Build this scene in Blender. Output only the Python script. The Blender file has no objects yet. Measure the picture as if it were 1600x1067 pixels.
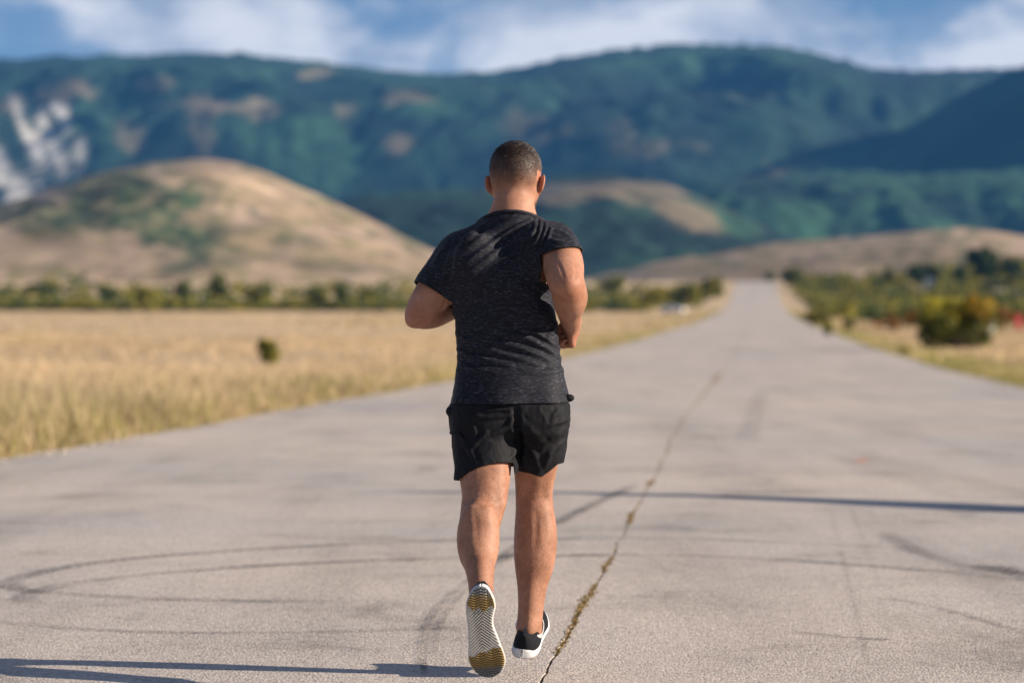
import bpy, bmesh, math, random
import numpy as np
from mathutils import Vector, Matrix

random.seed(7)
RNG = np.random.default_rng(11)
SC = bpy.context.scene
COL = SC.collection
R = math.radians

# ------------------------------------------------------------------ camera
F, H, V0, U0 = 3778.0, 1.13, 512.0, 800.0      # focal length (photo px), eye height, level row, centre column


def at(u, v, D):
    """point of the place that lies D metres ahead of the photographer"""
    return np.array([(u - U0) * D / F, D, H + (V0 - v) * D / F])


cam = bpy.data.cameras.new("camera")
cam.lens = 85.0
cam.sensor_width = 36.0
cam.clip_start = 0.1
cam.clip_end = 30000
cam.dof.use_dof = True
cam.dof.focus_distance = 7.72
cam.dof.aperture_fstop = 2.2
cam.dof.aperture_blades = 0
camo = bpy.data.objects.new("camera", cam)
camo.location = (0, 0, H)
camo.rotation_euler = (R(90 - 0.326), 0, 0)
COL.objects.link(camo)
SC.camera = camo

# ------------------------------------------------------------------ light
SUN_EL, SUN_AZ = 20.5, 10.0                     # sun to the right, a little behind the photographer
to_sun = Vector((math.cos(R(SUN_EL)) * math.cos(R(SUN_AZ)), -math.cos(R(SUN_EL)) * math.sin(R(SUN_AZ)), math.sin(R(SUN_EL))))
sun = bpy.data.lights.new("sun", 'SUN')
sun.energy = 5.0
sun.angle = R(0.53)
sun.color = (1.0, 0.86, 0.69)
suno = bpy.data.objects.new("sun", sun)
suno.rotation_euler = to_sun.to_track_quat('Z', 'Y').to_euler()
suno.location = (30, -10, 30)
COL.objects.link(suno)

world = bpy.data.worlds.new("World")
SC.world = world
world.use_nodes = True
wn, wl = world.node_tree.nodes, world.node_tree.links
wn.clear()
w_out = wn.new('ShaderNodeOutputWorld')
w_bg = wn.new('ShaderNodeBackground')
w_bg.inputs['Strength'].default_value = 0.05
w_sky = wn.new('ShaderNodeTexSky')
w_sky.sky_type = 'NISHITA'
w_sky.sun_disc = False
w_sky.sun_elevation = R(SUN_EL)
w_sky.sun_rotation = R(90 + SUN_AZ)
w_sky.altitude = 300
w_sky.air_density = 1.0
w_sky.dust_density = 0.3
w_sky.ozone_density = 4.0
w_co = wn.new('ShaderNodeTexCoord')
w_map = wn.new('ShaderNodeMapping')
w_map.inputs['Scale'].default_value = (1.0, 1.0, 1.5)
w_map.inputs['Location'].default_value = (5.3, 1.4, 2.2)
wl.new(w_co.outputs['Generated'], w_map.inputs['Vector'])
w_n1 = wn.new('ShaderNodeTexNoise')
w_n1.inputs['Scale'].default_value = 10.5
w_n1.inputs['Detail'].default_value = 7
w_n1.inputs['Roughness'].default_value = 0.56
w_n1.inputs['Distortion'].default_value = 0.25
wl.new(w_map.outputs[0], w_n1.inputs['Vector'])
w_r1 = wn.new('ShaderNodeValToRGB')
w_r1.color_ramp.elements[0].position = 0.35
w_r1.color_ramp.elements[1].position = 0.45
w_r1.color_ramp.elements[0].color = (.22, .22, .22, 1)
w_sep = wn.new('ShaderNodeSeparateXYZ')          # seen edge-on near the horizon the clouds close up
wl.new(w_co.outputs['Generated'], w_sep.inputs[0])
w_el = wn.new('ShaderNodeMath')
w_el.operation = 'MULTIPLY_ADD'
wl.new(w_sep.outputs[2], w_el.inputs[0])
w_el.inputs[1].default_value = -0.50
wl.new(w_n1.outputs['Fac'], w_el.inputs[2])
wl.new(w_el.outputs[0], w_r1.inputs['Fac'])
w_n2 = wn.new('ShaderNodeTexNoise')
w_n2.inputs['Scale'].default_value = 19
w_n2.inputs['Detail'].default_value = 6
w_map2 = wn.new('ShaderNodeMapping')
w_map2.inputs['Scale'].default_value = (1.0, 1.0, 1.9)
w_map2.inputs['Location'].default_value = (8.4, 4.2, 9.3)
wl.new(w_co.outputs['Generated'], w_map2.inputs['Vector'])
wl.new(w_map2.outputs[0], w_n2.inputs['Vector'])
w_r2 = wn.new('ShaderNodeValToRGB')
w_r2.color_ramp.elements[0].position = 0.41
w_r2.color_ramp.elements[0].color = (3.7, 4.4, 5.7, 1)
w_r2.color_ramp.elements[1].position = 0.62
w_r2.color_ramp.elements[1].color = (8.4, 8.4, 8.9, 1)
wl.new(w_n2.outputs['Fac'], w_r2.inputs['Fac'])
w_tint = wn.new('ShaderNodeMix')
w_tint.data_type = 'RGBA'
w_tint.blend_type = 'MULTIPLY'
w_tint.inputs[0].default_value = 1.0
w_tint.inputs[7].default_value = (0.52, 0.68, 0.88, 1)
wl.new(w_sky.outputs[0], w_tint.inputs[6])
w_mix = wn.new('ShaderNodeMix')
w_mix.data_type = 'RGBA'
wl.new(w_r1.outputs['Color'], w_mix.inputs[0])
wl.new(w_tint.outputs[2], w_mix.inputs[6])
wl.new(w_r2.outputs['Color'], w_mix.inputs[7])
wl.new(w_mix.outputs[2], w_bg.inputs['Color'])
wl.new(w_bg.outputs[0], w_out.inputs['Surface'])

vs = SC.view_settings
vs.view_transform = 'Standard'
vs.look = 'None'
vs.exposure = 1.0
vs.gamma = 1.0
vs.use_curve_mapping = False
SC.render.engine = 'CYCLES'
SC.cycles.use_denoising = True
SC.cycles.max_bounces = 6
SC.cycles.transparent_max_bounces = 8
SC.cycles.sample_clamp_indirect = 8.0

# ------------------------------------------------------------------ helpers


def hash3(ix, iy, iz, seed):
    h = (ix.astype(np.int64) * 374761393 + iy.astype(np.int64) * 668265263 + iz.astype(np.int64) * 2147483647 + seed * 1274126177) & 0xffffffff
    h = ((h ^ (h >> 13)) * 1274126177) & 0xffffffff
    h = (h ^ (h >> 16)) & 0xffffffff
    return h.astype(np.float64) / 4294967295.0


def vnoise(x, y, z=0.0, seed=0):
    """smooth value noise in -1..1"""
    x, y, z = np.broadcast_arrays(np.asarray(x, float), np.asarray(y, float), np.asarray(z, float))
    ix, iy, iz = np.floor(x), np.floor(y), np.floor(z)
    fx, fy, fz = x - ix, y - iy, z - iz
    fx, fy, fz = [t * t * t * (t * (t * 6 - 15) + 10) for t in (fx, fy, fz)]
    v = 0
    for a in (0, 1):
        for b in (0, 1):
            for c in (0, 1):
                w = (fx if a else 1 - fx) * (fy if b else 1 - fy) * (fz if c else 1 - fz)
                v = v + w * hash3(ix + a, iy + b, iz + c, seed)
    return v * 2 - 1


def fbm(x, y, z=0.0, seed=0, octv=4, gain=0.5):
    v, a, s = 0, 1.0, 0
    for o in range(octv):
        v = v + a * vnoise(np.asarray(x) * 2 ** o, np.asarray(y) * 2 ** o, np.asarray(z) * 2 ** o, seed + 17 * o)
        s += a
        a *= gain
    return v / s


def smooth01(t):
    t = np.clip(t, 0, 1)
    return t * t * (3 - 2 * t)


def link(o, parent=None):
    COL.objects.link(o)
    if parent is not None:
        o.parent = parent
    return o


def tag(o, label=None, cat=None, group=None, kind=None):
    if label:
        o['label'] = label
    if cat:
        o['category'] = cat
    if group:
        o['group'] = group
    if kind:
        o['kind'] = kind
    return o


def empty(name, loc=(0, 0, 0), rz=0.0, parent=None):
    o = bpy.data.objects.new(name, None)
    o.location = loc
    o.rotation_euler = (0, 0, rz)
    return link(o, parent)


def mesh_np(name, V, faces, material=None, parent=None, smooth=True, col=None, attrs=None, data_only=False):
    """V (n,3); faces: list of tuples or (m,k) array; col (n,3) point colours; attrs {name: (n,) floats}"""
    me = bpy.data.meshes.new(name)
    V = np.asarray(V, dtype=np.float32)
    if isinstance(faces, np.ndarray):
        m, k = faces.shape
        me.vertices.add(len(V))
        me.vertices.foreach_set('co', V.ravel())
        me.loops.add(m * k)
        me.polygons.add(m)
        me.loops.foreach_set('vertex_index', faces.astype(np.int32).ravel())
        me.polygons.foreach_set('loop_start', np.arange(0, m * k, k, dtype=np.int32))
        me.polygons.foreach_set('loop_total', np.full(m, k, dtype=np.int32))
        me.update(calc_edges=True)
    else:
        me.from_pydata([tuple(map(float, v)) for v in V], [], faces)
        me.update()
    me.polygons.foreach_set('use_smooth', np.full(len(me.polygons), bool(smooth)))
    if col is not None:
        at_ = me.color_attributes.new('tint', 'FLOAT_COLOR', 'POINT')
        c4 = np.ones((len(V), 4), dtype=np.float32)
        c4[:, :3] = col
        at_.data.foreach_set('color', c4.ravel())
    for k_, a_ in (attrs or {}).items():
        at_ = me.attributes.new(k_, 'FLOAT', 'POINT')
        at_.data.foreach_set('value', np.asarray(a_, dtype=np.float32))
    if material is not None:
        me.materials.append(material)
    if data_only:
        return me
    o = bpy.data.objects.new(name, me)
    return link(o, parent)


class NT:
    """small helper round a node tree"""

    def __init__(self, name):
        self.m = bpy.data.materials.new(name)
        self.m.use_nodes = True
        self.t = self.m.node_tree
        self.n, self.l = self.t.nodes, self.t.links
        self.b = self.n['Principled BSDF']
        self.out = self.n['Material Output']

    def new(self, typ, **kw):
        x = self.n.new(typ)
        for k, v in kw.items():
            setattr(x, k, v)
        return x

    def link(self, a, b):
        self.l.new(a, b)

    def coord(self, kind='Object', scale=(1, 1, 1)):
        c = self.new('ShaderNodeTexCoord')
        m = self.new('ShaderNodeMapping')
        m.inputs['Scale'].default_value = scale
        self.link(c.outputs[kind], m.inputs['Vector'])
        return m.outputs[0]

    def noise(self, vec, scale, detail=3, rough=0.5, dist=0.0):
        x = self.new('ShaderNodeTexNoise')
        x.inputs['Scale'].default_value = scale
        x.inputs['Detail'].default_value = detail
        x.inputs['Roughness'].default_value = rough
        x.inputs['Distortion'].default_value = dist
        if vec is not None:
            self.link(vec, x.inputs['Vector'])
        return x.outputs['Fac']

    def ramp(self, fac, stops):
        x = self.new('ShaderNodeValToRGB')
        e = x.color_ramp.elements
        while len(e) < len(stops):
            e.new(0.5)
        for i, (p, c) in enumerate(stops):
            e[i].position = p
            e[i].color = (c, c, c, 1) if isinstance(c, (int, float)) else (*c, 1)
        self.link(fac, x.inputs['Fac'])
        return x.outputs['Color']

    def mix(self, fac, a, b, blend='MIX'):
        x = self.new('ShaderNodeMix', data_type='RGBA', blend_type=blend)
        for sock, val in ((0, fac), (6, a), (7, b)):
            if isinstance(val, (int, float)):
                x.inputs[sock].default_value = val
            elif isinstance(val, tuple):
                x.inputs[sock].default_value = (*val, 1)
            else:
                self.link(val, x.inputs[sock])
        return x.outputs[2]

    def math(self, op, a, b=0.0):
        x = self.new('ShaderNodeMath', operation=op)
        for i, val in ((0, a), (1, b)):
            if isinstance(val, (int, float)):
                x.inputs[i].default_value = val
            else:
                self.link(val, x.inputs[i])
        return x.outputs[0]

    def attr(self, name):
        x = self.new('ShaderNodeAttribute', attribute_name=name)
        return x

    def bump(self, height, strength=0.3, dist=0.01):
        x = self.new('ShaderNodeBump')
        x.inputs['Strength'].default_value = strength
        x.inputs['Distance'].default_value = dist
        self.link(height, x.inputs['Height'])
        self.link(x.outputs[0], self.b.inputs['Normal'])
        return x

    def set(self, **kw):
        for k, v in kw.items():
            s = self.b.inputs[k.replace('_', ' ')]
            if hasattr(v, 'is_linked') or hasattr(v, 'links'):
                self.link(v, s)
            elif isinstance(v, tuple) and len(v) == 3 and s.type == 'RGBA':
                s.default_value = (*v, 1)
            else:
                s.default_value = v


def plain(name, c, rough=0.7, var=0.15, scale=20.0):
    n = NT(name)
    f = n.noise(n.coord(), scale, 4)
    d = tuple(max(0, x * (1 - var)) for x in c)
    e = tuple(min(1, x * (1 + var)) for x in c)
    n.set(Base_Color=n.ramp(f, [(0.3, d), (0.7, e)]), Roughness=rough)
    return n.m


def tinted(name, rough=0.8, var=0.25, scale=1.0, transl=0.0):
    """colour from the mesh's own tint, broken up with noise"""
    n = NT(name)
    a = n.attr('tint')
    f = n.noise(n.coord(), scale, 5, 0.6)
    c = n.mix(1.0, a.outputs['Color'], n.ramp(f, [(0.3, 1 - var), (0.7, 1 + var)]), 'MULTIPLY')
    f_ = n.noise(n.coord(), scale * 3.7, 4, 0.65)
    c = n.mix(1.0, c, n.ramp(f_, [(0.32, 1 - var), (0.68, 1 + var)]), 'MULTIPLY')
    n.set(Base_Color=c, Roughness=rough)
    n.b.inputs['Specular IOR Level'].default_value = 0.2
    if transl:
        tr = n.new('ShaderNodeBsdfTranslucent')
        n.link(c, tr.inputs['Color'])
        mx = n.new('ShaderNodeMixShader')
        mx.inputs[0].default_value = transl
        n.link(n.b.outputs[0], mx.inputs[1])
        n.link(tr.outputs[0], mx.inputs[2])
        n.link(mx.outputs[0], n.out.inputs['Surface'])
    return n.m


# ------------------------------------------------------------------ the lie of the land
PROF_D = np.array([-400, 0, 40, 60, 75, 112, 163, 240, 333, 420, 509, 600, 687, 725, 800, 1000, 9000], float)
PROF_Z = np.array([0, 0, 0, .01, .06, .30, .78, 1.5, 2.63, 3.85, 5.6, 9.4, 14.0, 15.2, 14.8, 14.5, 14.5], float)
_t = np.linspace(-400, 9000, 9401)
_z = np.interp(_t, PROF_D, PROF_Z)
for _ in range(3):
    _k = np.ones(31) / 31
    _z2 = np.convolve(np.pad(_z, 15, mode='edge'), _k, mode='valid')
    _w = smooth01((_t - 60) / 90)
    _z = _z * (1 - _w) + _z2 * _w
RX = 0.1019                                      # the road drifts right as it runs away
EDGE_L, EDGE_R = -6.47, 4.98


def road_z(D):
    return np.interp(D, _t, _z)


def ground_z(X, D):
    X = np.asarray(X, float)
    D = np.asarray(D, float)
    z = road_z(D)
    off = X - RX * D
    side = np.where(off > 0, off - EDGE_R, EDGE_L - off)
    z = z + smooth01(side / 6.0) * (0.10 * fbm(X * .12, D * .05, seed=3) - 0.06)
    z = z + smooth01((side - 6) / 60) * 0.5 * fbm(X * .015, D * .008, seed=5) * smooth01((D - 90) / 200)
    z = z + np.where(off > 0, 1, 0) * smooth01((side - 15) / 90) * smooth01((D - 260) / 320) * 6.5
    return z


# ground sheet -----------------------------------------------------
xs = np.unique(np.concatenate([np.linspace(-5000, -300, 30), np.linspace(-300, -60, 40), np.linspace(-60, 60, 121), np.linspace(60, 320, 52), np.linspace(320, 5000, 30)]))
ds = np.unique(np.concatenate([np.linspace(-400, 0, 12), np.linspace(0, 140, 94), np.linspace(140, 900, 153), np.linspace(900, 7800, 40)]))
GX, GD = np.meshgrid(xs, ds)
GZ = ground_z(GX, GD) - 0.05
off = GX - RX * GD
on_road = (off > EDGE_L - .8) & (off < EDGE_R + .8) & (GD < 900)
GZ = np.where(on_road, road_z(GD) - 0.06, GZ)


def grid_faces(ny, nx):
    i = np.arange((ny - 1) * (nx - 1))
    r, c = i // (nx - 1), i % (nx - 1)
    a = r * nx + c
    return np.stack([a, a + 1, a + nx + 1, a + nx], 1)


n = NT('dry_field')
v = n.coord()
big = n.noise(v, 0.035, 5, 0.6)
mid = n.noise(v, 0.35, 5, 0.6)
fine = n.noise(v, 9.0, 4, 0.6)
c = n.ramp(big, [(0.3, (.50, .375, .235)), (0.5, (.56, .425, .275)), (0.7, (.60, .46, .31))])
c = n.mix(n.ramp(mid, [(0.52, 0.0), (0.72, 0.55)]), c, (.30, .25, .10))
c = n.mix(1.0, c, n.ramp(fine, [(0.25, 0.7), (0.75, 1.15)]), 'MULTIPLY')
n.set(Base_Color=c, Roughness=0.95)
n.b.inputs['Specular IOR Level'].default_value = 0.1
n.bump(fine, 0.6, 0.06)
M_FIELD = n.m
g = mesh_np('ground', np.stack([GX.ravel(), GD.ravel(), GZ.ravel()], 1), grid_faces(*GX.shape), M_FIELD)
tag(g, 'dry straw coloured field on both sides of the road', kind='structure')

# road --------------------------------------------------------------
n = NT('worn_asphalt')
v = n.coord()
warm = n.noise(v, 0.16, 4, 0.55)
c = n.ramp(warm, [(0.36, (.415, .385, .365)), (0.50, (.475, .422, .378)), (0.66, (.525, .455, .395))])
vs_ = n.coord(scale=(1.0, 0.10, 1.0))
streak = n.noise(vs_, 1.3, 5, 0.6)
c = n.mix(1.0, c, n.ramp(streak, [(0.28, 0.80), (0.5, 1.0), (0.75, 1.08)]), 'MULTIPLY')
patch = n.noise(v, 0.9, 6, 0.65, 0.6)
c = n.mix(1.0, c, n.ramp(patch, [(0.30, 0.62), (0.42, 0.92), (0.52, 1.0), (0.75, 1.05)]), 'MULTIPLY')
vo = n.new('ShaderNodeTexVoronoi')
vo.inputs['Scale'].default_value = 105
n.link(v, vo.inputs['Vector'])
sep = n.new('ShaderNodeSeparateColor')
n.link(vo.outputs['Color'], sep.inputs[0])
c = n.mix(1.0, c, n.ramp(sep.outputs[0], [(0.0, 0.52), (0.15, 0.80), (0.55, 1.0), (1.0, 1.24)]), 'MULTIPLY')
c = n.mix(0.18, c, n.mix(1.0, c, n.ramp(sep.outputs[1], [(0.0, (1.2, 1.0, .82)), (1.0, (.85, .98, 1.15))]), 'MULTIPLY'))
grit = n.noise(v, 70, 3, 0.6)
c = n.mix(1.0, c, n.ramp(grit, [(0.30, 0.66), (0.45, 1.0), (0.7, 1.06)]), 'MULTIPLY')
n.set(Base_Color=c, Roughness=0.88)
n.b.inputs['Specular IOR Level'].default_value = 0.25
hh = n.math('ADD', n.math('MULTIPLY', vo.outputs['Distance'], -1.0), n.math('MULTIPLY', grit, 0.7))
n.bump(hh, 0.55, 0.005)
M_ROAD = n.m

rs = np.unique(np.concatenate([np.arange(-12, 5, 1.0), np.arange(5, 30, 0.04), np.arange(30, 90, .25), np.arange(90, 905, 5.0)]))


def crack_x(s):
    return -0.70 + 0.05 * fbm(s * .16, 3.1, seed=41, octv=2) - 0.012 * np.clip(s - 8, 0, 20) * .9 + 0.016 * fbm(s * 2.2, .7, seed=42, octv=4, gain=.62) + .005 * fbm(s * 14, .7, seed=44, octv=2)


def crack_w(s):
    w = (0.003 + 0.007 * np.clip(fbm(s * 1.4, 8.8, seed=43, octv=4) + .25, 0, 1)) * (1 + np.clip(s - 12, 0, 40) * .05)
    return w


def edge_jit(s, seed):
    return .16 * fbm(s * .45, 1.0, seed=seed, octv=5, gain=.68)


cx, cw = crack_x(rs), crack_w(rs)
for side in (0, 1):
    if side == 0:
        a, b = EDGE_L + edge_jit(rs, 51), cx - cw
    else:
        a, b = cx + cw, EDGE_R + edge_jit(rs, 52)
    cols = 8
    tt = np.linspace(0, 1, cols)
    X = RX * rs[:, None] + a[:, None] * (1 - tt) + b[:, None] * tt
    Dd = np.repeat(rs[:, None], cols, 1)
    Z = np.repeat(road_z(rs)[:, None], cols, 1)
    # turned-down edges, so the slab has thickness at the crack and the verge
    X = np.concatenate([X[:, :1], X, X[:, -1:]], 1)
    Dd = np.concatenate([Dd[:, :1], Dd, Dd[:, -1:]], 1)
    Z = np.concatenate([Z[:, :1] - .058, Z, Z[:, -1:] - .058], 1)
    nm = 'road'
    if side == 0:
        road = mesh_np('road', np.stack([X.ravel(), Dd.ravel(), Z.ravel()], 1), grid_faces(*X.shape), M_ROAD, smooth=False)
        tag(road, 'worn grey beige asphalt road running straight to the hills', kind='structure')
    else:
        slab = mesh_np('slab', np.stack([X.ravel(), Dd.ravel(), Z.ravel()], 1), grid_faces(*X.shape), M_ROAD, parent=road, smooth=False)

sx_ = crack_x(rs)
m_ = rs < 120
V = np.stack([np.column_stack([RX * rs + sx_ + k_ * (.03 + cw), rs, road_z(rs) - .009 - .004 * vnoise(rs * 9, k_, seed=45)]) for k_ in (-1, 0, 1)], 1)[m_].reshape(-1, 3)
mesh_np('crack_soil', V, grid_faces(int(m_.sum()), 3), plain('crack_dirt', (.17, .125, .075), .95, .45, 30), parent=road)

# tyre marks: thin rubber films on the asphalt --------------------------
n = NT('tyre_rubber')
v = n.coord()
f1 = n.noise(v, 55, 4, 0.7)
f2 = n.noise(v, 1.7, 4, 0.6)
a = n.attr('fade')
k = n.math('MULTIPLY', n.math('MULTIPLY', n.ramp(f1, [(0.42, 0.0), (0.56, 1.0)]), n.ramp(f2, [(0.30, 0.12), (0.62, 1.0)])), a.outputs['Fac'])
n.set(Base_Color=(.045, .045, .05), Roughness=0.8, Alpha=k)
M_RUBBER = n.m


def catmull(P, m=12):
    P = np.asarray(P, float)
    Q = np.vstack([2 * P[0] - P[1], P, 2 * P[-1] - P[-2]])
    out = []
    for i in range(1, len(Q) - 2):
        p0, p1, p2, p3 = Q[i - 1:i + 3]
        for t in np.linspace(0, 1, m, endpoint=False):
            out.append(0.5 * (2 * p1 + (p2 - p0) * t + (2 * p0 - 5 * p1 + 4 * p2 - p3) * t * t + (3 * p1 - p0 - 3 * p2 + p3) * t ** 3))
    out.append(P[-1])
    return np.array(out)


def on_ground(u, v):
    D = F * H / (v - V0)
    return ((u - U0) * D / F, D)


def tyre_mark(uv, width, strength, lift=0.004):
    P = catmull([on_ground(*p) for p in uv], 14)
    T = np.gradient(P, axis=0)
    T /= np.linalg.norm(T, axis=1)[:, None]
    N = np.stack([-T[:, 1], T[:, 0]], 1)
    m = len(P)
    rows = []
    fade = []
    for q, fa in ((-1, 0.0), (-.55, 1.0), (.55, 1.0), (1, 0.0)):
        X = P + N * width * .5 * q
        rows.append(np.column_stack([X, road_z(X[:, 1]) + lift]))
        s = np.linspace(0, 1, m)
        fade.append(fa * strength * smooth01(s / .08) * smooth01((1 - s) / .08))
    V = np.stack(rows, 1).reshape(-1, 3)
    A = np.stack(fade, 1).ravel()
    return mesh_np('tyre_mark', V, grid_faces(m, 4), M_RUBBER, parent=road, attrs={'fade': A})


tyre_mark([(1000, 846), (860, 842), (725, 844), (540, 851), (350, 862), (200, 874), (90, 889), (25, 905), (12, 914), (40, 923), (110, 929), (230, 936), (400, 940), (620, 942)], .15, .55)
tyre_mark([(1000, 868), (860, 869), (725, 872), (500, 880), (350, 889), (230, 899), (120, 912), (62, 924), (38, 936), (50, 946)], .14, .62, .0055)
tyre_mark([(-120, 966), (0, 973), (150, 985), (350, 990), (600, 986), (720, 980)], .10, .42)
tyre_mark([(1000, 755), (930, 788), (860, 824), (800, 864), (760, 893)], .11, .75, .007)
tyre_mark([(800, 862), (760, 890), (722, 918), (694, 945), (674, 972), (664, 1000), (661, 1030), (664, 1065)], .030, .8, .0085)
tyre_mark([(775, 885), (738, 915), (710, 945), (692, 972), (682, 1000), (680, 1030)], .026, .7, .0085)
tyre_mark([(735, 905), (700, 930), (672, 960), (655, 992)], .020, .5, .0085)
tyre_mark([(880, 838), (980, 841), (1100, 843), (1225, 848), (1420, 858)], .17, .4)
tyre_mark([(870, 868), (1000, 868), (1200, 874), (1400, 888), (1600, 906), (1750, 925)], .14, .5, .0055)
tyre_mark([(1380, 832), (1430, 860), (1500, 882), (1560, 888), (1620, 905)], .14, .5, .007)
tyre_mark([(1515, 884), (1560, 890), (1600, 898), (1660, 915)], .16, .85, .0085)
tyre_mark([(1370, 933), (1440, 945), (1520, 965), (1600, 990), (1700, 1030)], .06, .55)
tyre_mark([(1235, 988), (1275, 991), (1330, 997), (1400, 1001)], .05, .7)
tyre_mark([(1296, 790), (1312, 850), (1330, 920), (1345, 985), (1360, 1050)], .03, .2)
tyre_mark([(1330, 790), (1352, 850), (1378, 920)], .03, .18)
tyre_mark([(1190, 610), (1178, 650), (1165, 690)], .3, .22)
tyre_mark([(1090, 742), (1190, 738), (1300, 737), (1420, 742)], .4, .28)
tyre_mark([(130, 760), (260, 754), (420, 752)], .45, .28)
# small orange paint spot sprayed on the asphalt
M_ORANGE = plain('orange_paint', (.75, .28, .14), .7, .2, 40)
ox, od = on_ground(1348, 720)
ang = np.linspace(0, 2 * np.pi, 15)[:-1]
rr = .05 * (1 + .35 * vnoise(ang * 2, 1.0, seed=9))
V = np.column_stack([ox + rr * np.cos(ang), od + 2.2 * rr * np.sin(ang), np.full(14, .004)])
mesh_np('paint_spot', V, [tuple(range(14))], M_ORANGE, parent=road)

# moss and dry weeds growing out of the crack
M_MOSS = tinted('crack_moss', .95, .3, 60)
V, Fc, C = [], [], []
s = 7.0
while s < 62:
    dens = float(fbm(np.array([s * .55]), .2, seed=71, octv=3)[0])
    if dens > .24 or random.random() < .05:
        x0 = RX * s + float(crack_x(np.array([s]))[0])
        spread = (.004 + .010 * max(dens, 0)) * (1 + max(0, s - 10) * .09)
        for j in range(int(4 + 20 * max(dens, 0))):
            px, py = x0 + random.gauss(0, spread), s + random.uniform(-.05, .05)
            h = random.uniform(.002, .007) * (1 + max(0, s - 10) * .03)
            w = random.uniform(.0012, .0032) * (1 + max(0, s - 10) * .09)
            an = random.uniform(0, 6.28)
            dx, dy = math.cos(an) * w, math.sin(an) * w
            b0 = len(V)
            V += [(px - dx, py - dy, .0), (px + dx, py + dy, 0), (px + dx * .6 + random.gauss(0, h * .6), py + dy * .6, h), (px - dx * .6 + random.gauss(0, h * .6), py - dy * .6, h * .9)]
            Fc.append((b0, b0 + 1, b0 + 2, b0 + 3))
            base = random.choice([(.24, .16, .045), (.29, .19, .06), (.16, .115, .04), (.33, .22, .10), (.12, .085, .04)])
            C += [base] * 4
    s += .035
mo = mesh_np('crack_moss', V, Fc, M_MOSS, smooth=False, col=np.array(C))
tag(mo, 'olive and ochre moss growing along the crack in the asphalt', 'moss', kind='stuff')

# ------------------------------------------------------------------ hills and mountains
M_HILL = tinted('hillside', .95, .42, .010)


def blobs(u, v, items, seed, rough=.5):
    """soft irregular patches of ground cover; items (u, v, ru, rv, strength, tilt)"""
    out = np.zeros_like(u)
    wob_u = 1 + 0 * u
    du = fbm(u * .02, v * .03, seed=seed) * rough
    dv = fbm(u * .02, v * .03, seed=seed + 5) * rough
    for (a, b, ru, rv, st, *ti) in items:
        th = R(ti[0]) if ti else 0
        x, y = u - a, v - b
        xr, yr = x * math.cos(th) + y * math.sin(th), -x * math.sin(th) + y * math.cos(th)
        d = (xr / ru + du) ** 2 + (yr / rv + dv) ** 2
        out = np.maximum(out, st * smooth01(1.45 - d))
    return np.clip(out, 0, 1)


def hill(name, label, Dc, D0, Dback, crest, step, rough, gully, colour, seed, power=1.0, canopy=0.0, base=8.0):
    cu = np.array([p[0] for p in crest], float)
    cv = np.array([p[1] for p in crest], float)
    X = np.arange((cu[0] - U0) * Dc / F, (cu[-1] - U0) * Dc / F, step)
    uc = U0 + X * F / Dc
    ct = catmull(np.stack([cu, cv], 1), 10)
    cz = H + (V0 - np.interp(uc, ct[:, 0], ct[:, 1])) * Dc / F
    cz = cz + rough * fbm(X / (step * 14), 2.0, seed=seed, octv=5)
    Dl = np.concatenate([np.arange(D0, Dc, step), np.linspace(Dc, Dback, 14)])
    XX, DD = np.meshgrid(X, Dl)
    s = np.where(DD <= Dc, (DD - D0) / (Dc - D0), 1 - (DD - Dc) / (Dback - Dc))
    s = np.clip(s, 0, 1)
    # spurs reach forward by different amounts
    warp = gully * 1.1 * fbm(XX / (Dc * .07), DD / (Dc * .08), seed=seed + 1, octv=4, gain=.5)
    rid = 1 - np.abs(fbm(XX / (Dc * .085) + 1.1 * vnoise(XX / (Dc * .09), DD / (Dc * .08), seed=seed + 8), DD / (Dc * .12), seed=seed + 2, octv=4))
    prof = np.sin(s * np.pi / 2) ** power
    mid = np.sin(np.clip(s, 0, 1) * np.pi) ** 1.2 * (DD <= Dc)
    Z = base + (cz[None, :] - base) * prof
    Z = Z + mid * (cz[None, :] - base) * (warp + gully * .9 * (rid - .72))
    Z = Z - (1 - smooth01(s * 12)) * 12
    u = U0 + XX * F / DD
    v = V0 - (Z - H) * F / DD
    # no spur stands higher against the sky than the crest behind it
    vc = np.interp(u, ct[:, 0], ct[:, 1]) + 3 + (1 - s) * 40
    lim = H + (V0 - vc) * DD / F
    over = (DD < Dc) & (Z > lim)
    Z = np.where(over, lim, Z)
    v = V0 - (Z - H) * F / DD
    col, forest = colour(u, v, XX, DD, Z)
    if canopy:
        Z = Z + canopy * forest * fbm(XX / (step * 2.2), DD / (step * 2.2), seed=seed + 3, octv=2) * smooth01(s * 6)
    o = mesh_np(name, np.stack([XX.ravel(), DD.ravel(), Z.ravel()], 1), grid_faces(*XX.shape), M_HILL, col=col.reshape(-1, 3))
    tag(o, label, kind='structure')
    return o


def mixc(a, b, t):
    return np.asarray(a) * (1 - t[..., None]) + np.asarray(b) * t[..., None]


FOREST_D, FOREST_M, FOREST_L = np.array((.006, .018, .016)), np.array((.013, .036, .023)), np.array((.024, .066, .033))
TAN, TAN_P, ROCK = np.array((.30, .225, .135)), np.array((.36, .265, .185)), np.array((.55, .52, .48))


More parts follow.
